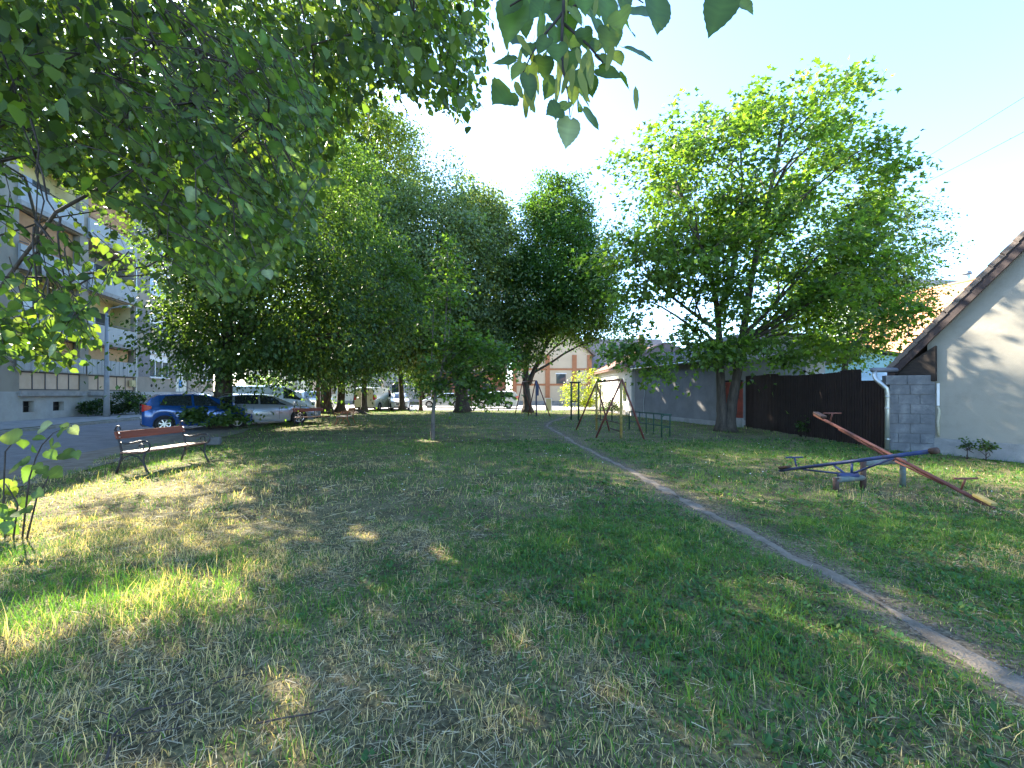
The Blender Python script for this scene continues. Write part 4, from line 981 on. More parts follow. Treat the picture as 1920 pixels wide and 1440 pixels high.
# T1 the linden whose crown hangs over the camera; its trunk stands just outside the frame
def in_poly(px, py, poly):
    ins = np.zeros(px.shape, bool); j = len(poly)-1
    for i in range(len(poly)):
        xi, yi = poly[i]; xj, yj = poly[j]
        ins ^= ((yi > py) != (yj > py)) & (px < (xj-xi)*(py-yi)/((yj-yi) if yj != yi else 1e-9)+xi); j = i
    return ins
OVER = [(-3000, -9000), (915, -9000), (915, 110), (880, 235), (820, 205), (735, 165), (680, 190), (640, 250), (606, 340), (594, 440), (520, 520), (470, 570), (400, 575), (350, 490), (290, 420), (220, 380), (120, 345), (60, 300), (0, 270), (-40, 560), (-3000, 700)]
def over_clip(p):
    px = 960+FPX*p[:, 0]/np.maximum(p[:, 1], .05); py = HOR-FPX*(p[:, 2]-CAM_H)/np.maximum(p[:, 1], .05)
    wob = 22*snoise(p, 1.1, 4)
    near = np.linalg.norm(p-np.array([0, 0, CAM_H]), axis=1) < 4.6
    return (p[:, 1] < -1.0) | (in_poly(px+wob, py+wob, OVER) & ~near & (p[:, 1] > .3))
T1P = (-6.7, 4.9, 0)
t1, t1c = tree('linden_tree', 'large linden overhanging from the left edge with drooping leafy branches', T1P,
     [([(0, 0, 0), (.05, 0, 1.5), (.1, 0, 3.2), (.3, 0, 6), (.5, .2, 10), (.6, .3, 13.5)], .40, .10)],
     [(.3, .3, 10, 7.0, 7.4, 5.2), (3.4, -1.2, 7.4, 4.6, 4.0, 3.4), (1.5, 3.2, 6.6, 4.6, 4.0, 2.8), (-1.5, 4.5, 8.6, 4.5, 4.0, 4.0), (-3.6, 7.8, 9.0, 3.8, 3.8, 4.4), (-4.6, 6.4, 6.8, 3.4, 3.4, 2.8), (-8.0, 9.4, 10.2, 3.6, 3.6, 3.8), (-.3, 7.2, 8.2, 3.6, 3.4, 3.8)], 2200, 24, .42, .092, T_HEX, LIN, 30, nlimb=12, ntwig=110, clip=over_clip, hang=.8, droop=.4, dens=1.45, gap=.15, limb_s=.18, bough=.4)  # far sunward lobes added to the crown to shade the lawn
# hanging sprays: real twigs with linden leaves along them
rs = np.random.default_rng(41)
ZONES = [  # polygon in the photograph, depth range, number of sprays, leaf length, hang direction
    ([(560, 0), (915, 0), (910, 120), (880, 225), (800, 195), (720, 150), (640, 170), (560, 150)], (4.5, 7.0), 190, .080),
    ([(330, 150), (560, 120), (640, 200), (605, 330), (592, 430), (520, 500), (470, 555), (400, 570), (350, 470), (300, 330)], (2.6, 4.3), 260, .080),
    ([(0, 0), (560, 0), (560, 150), (330, 260), (200, 200), (0, 120)], (4.2, 7.0), 200, .080),
    ([(0, 100), (330, 200), (340, 470), (250, 420), (130, 380), (0, 300)], (3.4, 6.5), 150, .082),
    ([(130, 400), (330, 430), (420, 560), (330, 600), (230, 560)], (4.0, 6.0), 22, .080),
    ([(0, 300), (60, 330), (60, 440), (0, 460)], (3.6, 4.6), 5, .080),
    ([(0, 590), (60, 570), (150, 600), (215, 640), (165, 690), (90, 700), (0, 680)], (2.7, 3.6), 44, .085),
    ([(90, 470), (230, 540), (250, 610), (170, 600)], (3.0, 4.2), 9, .085),
    ([(640, 170), (880, 240), (800, 260), (660, 300)], (5.0, 7.0), 10, .08),
]
PC, PD, PN, PS, PG = [], [], [], [], []
tw = MB(); sprays = []
for poly, (d0, d1), ns, ll in ZONES:
    P_ = np.array(poly, float); mn = P_.min(0); mxx = P_.max(0); got = 0
    while got < ns:
        q = mn+(mxx-mn)*rs.random(2)
        if not in_poly(np.array([q[0]]), np.array([q[1]]), poly)[0]: continue
        got += 1
        d = d0+(d1-d0)*rs.random()
        end = np.array(W(q[0], q[1], d))
        L = .32+.35*rs.random()
        hd = unit(np.array([.55+.4*rs.normal(), .1+.45*rs.normal(), -.65-.25*rs.random()]))
        sprays.append((end, hd, L, ll, d))
for (end, hd, L, ll, dpt) in sprays:
    start = end-hd*L+np.array([0, 0, -.10*L])
    k = int(8+5*rs.random())
    ts = np.linspace(.08, 1, k)
    mid = (start+end)/2+np.array([0, 0, .10*L])
    pos = ((1-ts)**2)[:, None]*start+(2*ts*(1-ts))[:, None]*mid+(ts**2)[:, None]*end
    tgt = unit(np.gradient(pos, axis=0))
    side = unit(np.cross(tgt, np.array([0, 0, 1.0])+rs.normal(size=3)*.3))
    sg = np.where(np.arange(k) % 2 == 0, 1, -1)[:, None]
    dd = unit(side*sg*.75+tgt*.45+np.array([0, 0, -.55])+rs.normal(size=(k, 3))*.28)
    nn = unit(np.cross(tgt, side)*np.sign(np.cross(tgt, side)[:, 2:3]+1e-6)*.9+np.array([.1, -.45, .25])+rs.normal(size=(k, 3))*.35)
    PC.append(pos+dd*.03); PD.append(dd); PN.append(nn); PS.append(ll*(.6+.65*rs.random(k))*(1-.25*ts)); PG.append(np.full(k, rs.normal()))
    tw.tube([tuple(start), tuple((start+2*mid+end)/4), tuple(end)], [.004, .0028, .0014], 4, cap=False)
PC, PD, PN, PS, PG = map(np.concatenate, (PC, PD, PN, PS, PG))
k = lit_through(PC, .6) ; PC, PD, PN, PS, PG = PC[k], PD[k], PN[k], PS[k], PG[k]
def leaf_cols(n, g=None, base=LIN):
    b = np.array(base)[None]*(1+.22*rs.normal(size=(n, 1)))
    if g is not None: b = b*(1+.12*g[:, None])
    ye = np.clip(rs.normal(.35, .35, n), 0, 1)[:, None]
    b = b*(1+ye*np.array([.5, .2, 0]))
    pk = rs.random(n) < .08; b[pk] = np.array([.14, .18, .075])*(.8+.4*rs.random(pk.sum()))[:, None]
    return np.clip(b, .012, .5)
# the largest leaves in view are objects of their own, the rest one mass
dep = np.linalg.norm(PC-np.array([0, 0, CAM_H]), axis=1); order = np.argsort(dep/PS)
NBIG = 165
big, rest = order[:NBIG], order[NBIG:]
v, fs, kk = leaf_geom(PC[rest], PD[rest], PN[rest], PS[rest], T_LIN)
cl = link('foliage', np_mesh('foliage', v, fs, np.repeat(leaf_cols(len(rest), PG[rest]), kk, 0)*np.tile(np.where(np.isin(np.arange(12), (0, 5, 10, 11)), 1.35, .95), len(rest))[:, None]), M_leaf, t1); cl['kind'] = 'stuff'
cl.matrix_parent_inverse = Matrix.Translation(Vector(T1P)).inverted()
# detailed leaf blades, a few meshes shared by all single leaves
def fine_leaf(seed, col):
    r2 = np.random.default_rng(seed); m = 15
    ts = np.linspace(0, 1, m)
    wid = .50*np.sin(PI*np.clip(ts, 0, 1)**.62)**.80*(1-.12*ts); wid[0] = .10; wid[-1] = 0
    yy = ts*1.06-.06*np.exp(-((ts-.08)/.07)**2); yy[-1] = 1.1
    ser = .012*np.where(np.arange(m) % 2 == 0, 1, -1); ser[[0, -1]] = 0
    curl = r2.normal()*.28; fold = .10+.06*r2.random(); cup = r2.normal()*.16
    vs = []; 
    for i in range(m): vs.append((0, yy[i] if i else .05, -.02*math.sin(PI*ts[i])+curl*ts[i]**2*-.6))
    for s in (1, -1):
        asy = 1+.06*s
        for i in range(m):
            x = s*(wid[i]+ser[i])*asy; vs.append((x, yy[i]-(.02 if i else .06)-.05*wid[i], fold*abs(x)+cup*x*x*4*s+curl*ts[i]**2*-.6+.012*math.sin(ts[i]*17+s)))
    fa = []
    for i in range(m-1):
        fa.append((i, m+i, m+i+1, i+1)); fa.append((i+1, 2*m+i+1, 2*m+i, i))
    cc_ = np.tile(np.array(col), (3*m, 1))*(.9+.2*r2.random((3*m, 1))); cc_[:m] *= 1.55; cc_[m::3] *= 1.12
    pv = len(vs); vs += [(-.012, .06, -.01), (.012, .06, -.01), (.010, -.22, .02), (-.010, -.22, .02), (.008, -.48, .10), (-.008, -.48, .10)]
    fa += [(pv, pv+1, pv+2, pv+3), (pv+3, pv+2, pv+4, pv+5)]; cc_ = np.concatenate([cc_, np.tile(np.array([.10, .13, .04]), (6, 1))])
    me = np_mesh('leaf', np.array(vs), [np.array(fa)], cc_, smooth=True)
    me.materials.append(M_leaf); return me
FINE = [fine_leaf(100+i, np.array(LIN)*f) for i, f in enumerate((.7, .85, 1.0, 1.25, .8, 1.1, .95, .75))]
FINE_PALE = fine_leaf(120, (.20, .24, .15)); FINE_YEL = fine_leaf(121, (.11, .15, .03))
def frame(d, n):
    d = Vector(d).normalized(); n = Vector(n); X = d.cross(n).normalized(); Z = X.cross(d)
    return Matrix((X, d, Z)).transposed()
def put_leaf(parent, origin, c, d, n, size, me, name='leaf'):
    o = bpy.data.objects.new(name, me); COL.objects.link(o); o.parent = parent
    o.location = Vector(c)-Vector(origin); o.rotation_mode = 'QUATERNION'; o.rotation_quaternion = frame(d, n).to_quaternion()
    o.scale = (size*(.9+.2*random.random()), size, size); return o
for i in big: put_leaf(t1, T1P, PC[i], PD[i], PN[i], PS[i], FINE[random.randrange(8)] if random.random() > .06 else FINE_PALE)
# limbs that carry the sprays
limb_ends = [W(250, 240, 4.2), W(450, 260, 3.4), W(560, 330, 2.9), W(700, 60, 5.2), W(850, 110, 5.6), W(300, 430, 3.6), W(90, 520, 3.4), W(60, 250, 4.4), W(340, 60, 5.0), W(640, 40, 6.0), W(480, 480, 2.8), W(150, 100, 3.8), W(780, 20, 5.0), W(1075, -330, 1.15)]
LPTS = []
for e in limb_ends:
    s = Vector(T1P)+Vector((.25, 0, 6.4+1.2*rs.random())); L = (e-s).length
    mid = s.lerp(e, .6)+Vector((0, 0, .30*L))
    path = []
    for i in range(14):
        t = i/13; a = s.lerp(mid, t).lerp(mid.lerp(e, t), t); path.append(a+Vector(rs.normal(size=3)*.03*(0 < i < 13)))
    tw.tube(path, [.020*(1-t/13)**1.2+.003 for t in range(14)], 6, cap=False); LPTS += path[3:]
LA = np.array([tuple(p) for p in LPTS])
for (end, hd, L, ll, dpt) in sprays:
    st = end-hd*L+np.array([0, 0, -.10*L]); i = int(np.argmin(np.linalg.norm(LA-st, axis=1)+np.where(LA[:, 2] < st[2], .5, 0)))
    if np.linalg.norm(LA[i]-st) > .45: continue
    a = Vector(LA[i]); b = Vector(st); m = a.lerp(b, .55)+Vector((0, 0, .06*(b-a).length))+Vector(rs.normal(size=3)*.03)
    tw.tube([a, m, b], [.007, .0055, .004], 4, cap=False)
# bare hanging twigs at the left edge
for (pa, pb) in [((66, 235), (62, 470)), ((78, 300), (125, 480)), ((62, 420), (75, 640)), ((100, 400), (120, 600)), ((75, 470), (35, 560)), ((345, 160), (340, 330)), ((310, 330), (320, 460))]:
    a, b = W(*pa, 3.3), W(*pb, 3.3); pp = [a.lerp(b, t/5)+Vector(rs.normal(size=3)*.02) for t in range(6)]
    tw.tube(pp, [.008-.001*t for t in range(6)], 5, cap=False)
two = tw.build('twigs', M_twig, t1, smooth=True); two.matrix_parent_inverse = Matrix.Translation(Vector(T1P)).inverted()
# the close bunch at the top: crop pixel x, y, length, tip direction (degrees, 0 right, 90 down)
BUNCH = [(210,130,250,110,0),(230,280,160,100,0),(165,425,160,170,0),(150,655,200,130,0),(325,585,150,85,0),(465,590,130,120,0),(490,750,140,140,0),(585,890,180,100,2),(735,790,170,55,0),(690,655,120,50,1),
 (600,420,170,90,0),(620,290,160,80,0),(680,540,180,95,0),(740,570,130,80,0),(860,495,170,35,0),(955,545,120,50,0),(1055,350,200,30,0),(1060,80,190,190,0),(1175,110,260,95,0),(850,275,170,100,1),(915,390,130,70,1),
 (780,300,130,100,0),(700,250,120,80,0),(640,110,130,60,1),(430,450,160,85,0),(420,300,130,120,0),(520,80,150,90,0),(385,60,150,130,0),(720,80,160,80,1),(850,80,170,100,0),(940,130,160,85,1),(500,230,130,100,0),(560,500,130,95,0),(250,480,130,120,1),
 (1590,95,250,112,0),(1775,40,140,55,0),(300,150,150,80,0),(590,180,150,95,0),(780,170,160,90,0),(400,180,140,100,0),(340,500,120,80,1),(620,640,110,90,1),(660,720,90,100,0),(560,720,100,120,1),(900,230,140,80,0),(330,330,130,110,0),(520,350,140,90,0),(820,400,110,70,0),(1000,200,120,60,0),
 (200,20,160,120,0),(450,10,160,90,0),(620,10,150,80,0),(800,0,170,95,0),(960,20,150,90,0),(300,30,160,100,0),(700,10,150,90,0)]
br = MB()
def BP(cx, cy, d): return W(900+cx/3.556, cy/3.556, d)
main = [BP(600,-700,1.12), BP(590,-250,1.1), BP(560,0,1.07), BP(545,250,1.05), BP(550,450,1.05), BP(590,640,1.04), BP(600,780,1.04)]
br.tube(main, [.006, .005, .0045, .0042, .0035, .002, .0012], 6)
sidet = [[BP(570,60,1.07), BP(430,230,1.05), BP(340,370,1.04), BP(270,520,1.03)], [BP(580,80,1.07), BP(760,-60,1.06), BP(1000,-40,1.05), BP(1090,20,1.05)], [BP(560,160,1.07), BP(720,300,1.05), BP(820,420,1.04)], [BP(590,0,1.08), BP(330,-40,1.05), BP(200,40,1.04)], [BP(1500,-260,1.1), BP(1560,-60,1.07), BP(1700,20,1.05)]]
for t in sidet[:4]: br.tube(t, [.004, .003, .002, .0014][:len(t)], 5)
b2_ = MB().tube(sidet[4], [.004, .003, .002], 5).build('branch_tip', M_twig, t1, smooth=True); b2_.matrix_parent_inverse = Matrix.Translation(Vector(T1P)).inverted()
bo = br.build('branch_tip', M_twig, t1, smooth=True); bo.matrix_parent_inverse = Matrix.Translation(Vector(T1P)).inverted()
for (cx, cy, ln, ang, kd) in BUNCH:
    d = 1.05+rs.normal()*.05; S = ln/3.556/FPX*d*1.0
    a = R(ang); dv = Vector((math.cos(a), rs.normal()*.25, -math.sin(a)))
    nv = Vector((rs.normal()*.35, -.75, .55+rs.normal()*.3))
    c = BP(cx, cy, d)-dv.normalized()*S*.5
    put_leaf(t1, T1P, c, dv, nv, S, (FINE[random.randrange(8)], FINE_YEL, FINE_PALE)[kd])
# pale narrow flower bracts in the bunch
bm_v = np.array([(0,0,0),(.10,.2,.01),(.12,.55,0),(.06,.9,-.02),(0,1,-.03),(-.06,.9,-.02),(-.12,.55,0),(-.10,.2,.01)], float)
bract = np_mesh('bract', bm_v, [np.array([(0,1,2,3),(0,3,4,5),(0,5,6,7)])], np.tile(np.array([.17, .20, .055]), (8, 1))); bract.materials.append(M_leaf)
for i in range(34):
    cx, cy = 560+rs.normal()*230, 330+rs.normal()*190
    dv = Vector((rs.normal()*.25, rs.normal()*.2, -1)); put_leaf(t1, T1P, BP(cx, min(cy, 650), 1.05+rs.normal()*.05), dv, (rs.normal()*.5, -.8, .3), .055+.02*rs.random(), bract, 'bract')

# root shoots of the same linden at the left edge
SH = (-5.35, 4.62, 0)
shoot = empty('linden_shoots', SH); tag(shoot, 'bright large-leaved linden shoots sprouting at the left edge', 'shoots')
st = MB()
def SP(cx, cy, d=4.5): return W(cx/6, 780+cy/6, d)-Vector(SH)
for pth in [[(250, 1240), (330, 700), (400, 480), (470, 330), (600, 190), (760, 120)], [(150, 1250), (200, 1000), (120, 850), (60, 760)], [(300, 1200), (420, 900), (520, 740), (545, 680)], [(60, 1240), (40, 900), (60, 400), (200, 230)]]:
    q = [SP(*p) for p in pth]; q[0].z = 0.0; st.tube(q, [.009-.0012*i for i in range(len(q))], 5)
st.build('stem', M_twig, shoot, smooth=True)
SL = [(110,245,200,175,1),(270,320,110,100,0),(375,380,90,110,0),(450,245,100,10,0),(680,195,120,160,0),(720,120,110,190,1),(845,165,120,55,2),(530,115,200,-20,2),(575,310,120,100,0),(645,335,90,10,1),(585,440,130,60,0),(790,440,190,20,0),(865,440,100,75,0),(265,515,140,170,0),(155,590,160,165,0),(440,570,100,30,1),(500,620,130,40,0),(620,640,190,20,0),(310,660,190,110,0),
      (100,800,150,100,1),(60,850,150,160,1),(150,860,120,60,1),(275,970,150,60,0),(190,980,120,170,0),(440,870,140,20,0),(40,1080,150,150,0),(120,1120,140,60,0),(230,1100,130,30,0),(20,1200,160,100,0),(90,1260,140,90,0),(30,900,120,120,1),(60,1330,150,100,0),(160,1280,130,60,0),(330,1060,110,40,0),(20,760,120,190,1)]
for (cx, cy, ln, ang, kd) in SL:
    S = ln/6/FPX*4.5; a = R(ang); dv = Vector((math.cos(a), rs.normal()*.3, -math.sin(a)*.8)); nv = Vector((rs.normal()*.3, -.85, .55))
    c = SP(cx, cy, 4.5+rs.normal()*.12)+Vector(SH)-dv.normalized()*S*.5
    put_leaf(shoot, SH, c, dv, nv, S, (FINE[random.randrange(8)], FINE_YEL, FINE_PALE)[kd])

# bushes
def bush(name, label, pos, blobs, n, leaf, col, seed, tmpl=T_DIA, cs=.16, cat='bush', group=None, lm=None):
    r_, c_ = tree(name, label, pos, [([(0, 0, 0), (0, 0, blobs[0][2])], .012, .005)], blobs, n, 18, cs, leaf, tmpl, col, seed, lm=lm, bark=M_twig, nlimb=8, ntwig=14, cat=cat, group=group, hang=.2, limb_r=.01, limb_s=.5)
    return r_
bush('linden_suckers', 'bushy green root shoots around the trunk by the blue car', (-12.6, 17.9, 0), [(0, 0, .6, 1.15, .8, .6), (-1.0, -.1, .55, .6, .6, .45), (.9, 0, .4, .6, .6, .4)], 120, .13, (.055, .11, .03), 51, T_LIN)
pb = street(N_FACADE+1.3, 33.3, .1)
bush('shrub', 'dark green shrub at the apartment wall beside the grey pole', tuple(pb), [(0, 0, .8, .8, 1.2, .75), (-.2, -1.3, .45, .6, .9, .45), (.1, 1.0, .7, .6, .9, .7)], 260, .14, (.025, .055, .02), 52)
pb = street(N_FACADE+1.1, 36.2, .1)
bush('flower_bed', 'low silvery-green plants along the apartment wall behind the blue car', tuple(pb), [(0, 0, .25, .6, 1.4, .28), (-.1, 1.4, .3, .5, 1.0, .3)], 70, .12, (.13, .17, .12), 53)
bush('yellow_shrub', 'sunlit yellow-green shrub before the iron fence at the far street', (6.6, 39.0, 0), [(0, 0, 2.0, 1.8, 1.6, 1.7), (-.8, 0, 1.3, 1.3, 1.2, 1.2), (1.0, 0, 2.2, 1.2, 1.2, 1.5)], 230, .16, (.14, .19, .03), 54, cs=.25)
bush('wall_weed', 'small bushy weed at the gable wall, left one of two', (10.62, 9.95, 0), [(0, 0, .22, .12, .12, .22)], 22, .06, (.035, .08, .02), 55, cs=.05)
bush('wall_weed', 'small bushy weed at the gable wall, right one of two', (10.72, 9.65, 0), [(0, 0, .24, .13, .13, .25)], 24, .06, (.035, .08, .02), 56, cs=.05)
bush('fence_weed', 'small weed climbing the foot of the dark fence', (10.05, 14.6, 0), [(0, 0, .4, .2, .2, .4)], 22, .08, (.03, .07, .02), 57, cs=.07)
bush('bush', 'round green bush at the far end of the apartment block', (-27.0, 47.5, 0), [(0, 0, 2.0, 2.2, 2.0, 2.0)], 170, .2, (.05, .10, .03), 58, cs=.3)
bush('hedge', 'dark low bush against the white house wall behind the swing', (7.3, 31.0, 0), [(0, 0, .5, .6, 1.6, .5)], 90, .12, (.025, .05, .02), 59, cs=.16)
# far backdrop of trees beyond the streets
def far_tree(pos, r, h, seed, label):
    tree('roadside_tree', label, pos, [([(0, 0, 0), (0, 0, h*.5), (.2, 0, h*.8)], .25, .06)], [(0, 0, h*.62, r, r, h*.38), (r*.4, 0, h*.45, r*.7, r*.7, h*.25)], 170, 16, .7, .32, T_DIA, LIN, seed, nlimb=10, ntwig=10, group='trees beyond the far street', cat='tree')
far_tree((-22, 60, 0), 4.5, 11, 71, 'green roadside tree beyond the parked silver people carrier')
far_tree((-12.5, 60, 0), 3.0, 8, 72, 'small roadside tree behind the parked white car')
far_tree((-30, 92, 0), 6, 14, 73, 'tall roadside tree at the end of the left street')
far_tree((20, 74, 0), 6, 12, 74, 'broad roadside tree behind the buff wing roof')
# ------------------------------------------------------------------ cars
M_tyre = mat('black tyre rubber', (.018, .018, .019), .85)
M_rim = mat('silver alloy', (.55, .56, .58), .3, metal=.85)
M_cglass = glass_mat('tinted car glass', (.018, .024, .028), .03)
M_blackp = mat('black trim plastic', (.02, .02, .021), .55)
M_red = mat('red lamp lens', (.42, .015, .012), .15, spec=.7)
M_lamp = mat('clear lamp lens', (.55, .57, .60), .08, spec=.9)
M_plate = mat('white number plate', (.7, .7, .7), .5)
def paint(name, col, metal=.0, rough=.22):
    if name in MATS: return MATS[name]
    m = mat(name, col, rough, metal=metal, spec=.55); b = m.node_tree.nodes['Principled BSDF']
    b.inputs['Coat Weight'].default_value = .8; b.inputs['Coat Roughness'].default_value = .05
    return m
def interp(tab, x):
    return float(np.interp(x, [t[0] for t in tab], [t[1] for t in tab]))
def make_wheel(parent, loc, r, w, side, spokes=7):
    wh_ = empty('wheel', loc); wh_.parent = parent
    s = side; ty = MB(); n = 28; prof = [(r*.66, -w/2), (r*.93, -w/2), (r, -w/2+.03), (r, w/2-.03), (r*.93, w/2), (r*.66, w/2)]
    for i in range(n):
        a, b = 2*PI*i/n, 2*PI*(i+1)/n
        for (r0, y0), (r1, y1) in zip(prof[:-1], prof[1:]):
            ty.quad((r0*math.cos(a), y0, r0*math.sin(a)), (r1*math.cos(a), y1, r1*math.sin(a)), (r1*math.cos(b), y1, r1*math.sin(b)), (r0*math.cos(b), y0, r0*math.sin(b)))
    ty.build('tyre', M_tyre, wh_, smooth=True)
    rm = MB(); yo = s*(w/2-.03)
    for i in range(n):
        a, b = 2*PI*i/n, 2*PI*(i+1)/n
        rm.quad((r*.58*math.cos(a), yo, r*.58*math.sin(a)), (r*.67*math.cos(a), yo+s*.012, r*.67*math.sin(a)), (r*.67*math.cos(b), yo+s*.012, r*.67*math.sin(b)), (r*.58*math.cos(b), yo, r*.58*math.sin(b)))
    for i in range(spokes):
        a = 2*PI*i/spokes+.2
        rot = Matrix.Rotation(-a, 3, 'Y'); rm.cbox(rot @ Vector((r*.36, yo-s*.005, 0)), (r*.5, .02, r*.14), rot)
    rm.tube([(0, yo-s*.01, 0), (0, yo+s*.015, 0)], r*.14, 12)
    rm.build('rim', M_rim, wh_)
    hub = MB().tube([(0, yo-s*.06, 0), (0, yo-s*.05, 0)], r*.64, 20); hub.build('brake_disc', M_blackp, wh_)
def make_car(name, label, loc, rz, pm, L, Wd, top, belt, wheels, wr, roofw, plan, side_wins, ws, rw, sill=.20, roofcol=None, handles=(), rails=False, panel_win=False, group='cars parked along the street', lamp_z=(.62, .80), tail_z=(.70, 1.0), plate=True, grille=True):
    """x forward.  top, belt: outline tables; plan: half width table; ws / rw: x range of windscreen and rear window"""
    car = empty(name, loc, rz); tag(car, label, 'car' if 'van' not in name else 'van', group)
    hw = Wd/2
    xs_ = set(np.linspace(-L/2, L/2, 46).round(3))
    for wx in wheels:
        for a in np.linspace(-1, 1, 13): xs_.add(round(wx+a*wr*1.22, 3))
    for t in top+belt: xs_.add(round(t[0], 3))
    xs_ = sorted(x for x in xs_ if -L/2 <= x <= L/2)
    def ring(x):
        w = hw*interp(plan, x); zt = interp(top, x); zb = min(interp(belt, x), zt-.02); bot = sill+interp([(-L/2, .12), (-L/2+.25, .0), (L/2-.3, .0), (L/2, .10)], x)
        arch = False
        for wx in wheels:
            q = (wr*1.17)**2-(x-wx)**2
            if q > 0: bot = max(bot, wr+math.sqrt(q)); arch = True
        gh = max(0.0, min(1.0, (zt-zb)/.30))          # how much greenhouse there is
        wr_ = w*(.90*(1-gh)+roofw*gh)
        bot = min(bot, zb-.06)
        mz = bot+(zb-bot)*.45
        return [(w*.975, bot), (w, mz), (w*.985, zb-.05), (w*(.95*(1-gh*.0)), zb), (wr_, zt-.035*gh-.012), (wr_*.72, zt-.004), (0, zt+.012)]
    rings = [ring(x) for x in xs_]; k = 7
    V_ = []; F_ = []
    for x, r_ in zip(xs_, rings):
        V_ += [(x, y, z) for (y, z) in r_]; V_ += [(x, -y, z) for (y, z) in r_[-2::-1]]
    m = 2*k-1
    for i in range(len(xs_)-1):
        for j in range(m-1): F_.append((i*m+j, (i+1)*m+j, (i+1)*m+j+1, i*m+j+1))
    F_.append(tuple(range(m))[::-1] if True else ()); F_.append(tuple(range((len(xs_)-1)*m, len(xs_)*m)))
    me = bpy.data.meshes.new('body'); me.from_pydata(V_, [], F_); me.polygons.foreach_set('use_smooth', np.ones(len(F_), bool)); me.update()
    body = link('body', me, pm, car); 
    es = body.modifiers.new('split', 'EDGE_SPLIT'); es.split_angle = R(38)
    # dark underside and wheel wells
    ub = MB().box(-L/2+.18, L/2-.2, -hw*.80, hw*.80, sill+.02, min(interp(belt, 0)-.15, wr*2+.12)); ub.build('underbody', M_blackp, car)
    MB().box(-L/2+.01, -L/2+.2, -hw*.78, hw*.78, sill+.03, sill+.16).build('bumper', M_blackp, car)
    MB().box(L/2-.22, L/2+.008, -hw*.62, hw*.62, sill+.02, sill+.15).build('bumper', M_blackp, car)
    def surf(x, v, s, off):
        r_ = ring(x); a, b = r_[3], r_[4]; y = a[0]+(b[0]-a[0])*v; z = a[1]+(b[1]-a[1])*v
        return (x, s*(y+off), z+off*.3)
    for s in (-1, 1):
        for (xb0, xb1, xt0, xt1) in side_wins:
            g = MB(); n = 10; q = []
            for i in range(n+1):
                t = i/n; q.append((surf(xb0+(xb1-xb0)*t, .10, s, .012), surf((xb0+xt0)/2+((xb1+xt1)/2-(xb0+xt0)/2)*t, .5, s, .014), surf(xt0+(xt1-xt0)*t, .90, s, .012)))
            for i in range(n):
                for j in range(2):
                    f_ = (q[i][j], q[i+1][j], q[i+1][j+1], q[i][j+1]); g.quad(*(f_ if s < 0 else f_[::-1]))
            g.build('side_window', M_cglass, car, smooth=True)
        for hx in handles: MB().cbox((hx, s*(hw*interp(plan, hx)+.006), interp(belt, hx)-.10), (.17, .03, .03)).build('door_handle', pm, car, bevel=.008)
        # door seams
        for hx in handles:
            x = hx-.13; r_ = ring(x)
            MB().box(x-.006, x+.006, min(s*r_[1][0], s*(r_[1][0]+.004)), max(s*r_[1][0], s*(r_[1][0]+.004)), sill+.10, r_[2][1]).build('door_seam', M_blackp, car)
        mx_ = ws[0]-.25 if ws[0] < ws[1] else ws[0]
        mp = ring(mx_); mo = MB().cbox((mx_+.05, s*(mp[3][0]+.10), mp[3][1]+.09), (.12, .20, .15)).build('wing_mirror', pm, car, bevel=.03)
        make_wheel(car, (wheels[0], s*(hw*.985-.10), wr), wr, .19, s); make_wheel(car, (wheels[1], s*(hw*.985-.10), wr), wr, .19, s)
        # lamps
        xr = -L/2; tl_ = MB(); 
        for i in range(4):
            x0 = xr-.006+i*.07; x1 = x0+.07; y0 = ring(max(x0, xr))[1][0]+.010; y1 = ring(max(x1, xr))[1][0]+.010
            tl_.quad((x0, s*y0, tail_z[0]+.03*i), (x1, s*y1, tail_z[0]+.03*(i+1)), (x1, s*y1, tail_z[1]-.02*(i+1)), (x0, s*y0, tail_z[1]-.02*i))
        yb = ring(xr)[1][0]+.008; tl_.quad((xr-.008, s*yb, tail_z[0]), (xr-.008, s*(yb-.16), tail_z[0]+.04), (xr-.008, s*(yb-.14), tail_z[1]), (xr-.008, s*yb, tail_z[1]))
        tl_.build('tail_light', M_red, car)
        hl = MB(); xf = L/2
        for i in range(4):
            x0 = xf+.006-i*.09; x1 = x0-.09; y0 = ring(min(x0, xf))[1][0]+.008; y1 = ring(min(x1, xf))[1][0]+.008
            hl.quad((x0, s*y0, lamp_z[0]+.015*i), (x1, s*y1, lamp_z[0]+.015*(i+1)), (x1, s*y1, lamp_z[1]), (x0, s*y0, lamp_z[1]-.02*(i == 0)))
        yb = ring(xf)[1][0]+.006; hl.quad((xf+.008, s*yb, lamp_z[0]), (xf+.008, s*(yb-.26), lamp_z[0]+.02), (xf+.008, s*(yb-.22), lamp_z[1]-.03), (xf+.008, s*yb, lamp_z[1]-.02))
        hl.build('headlight', M_lamp, car)
        if rails: MB().tube([(-L*.38, s*hw*roofw*.93, interp(top, -L*.38)-.0), (-L*.34, s*hw*roofw*.93, interp(top, -L*.34)+.05), (.2, s*hw*roofw*.93, interp(top, .2)+.05), (.3, s*hw*roofw*.93, interp(top, .3))], .014, 6).build('roof_rail', M_rim, car)
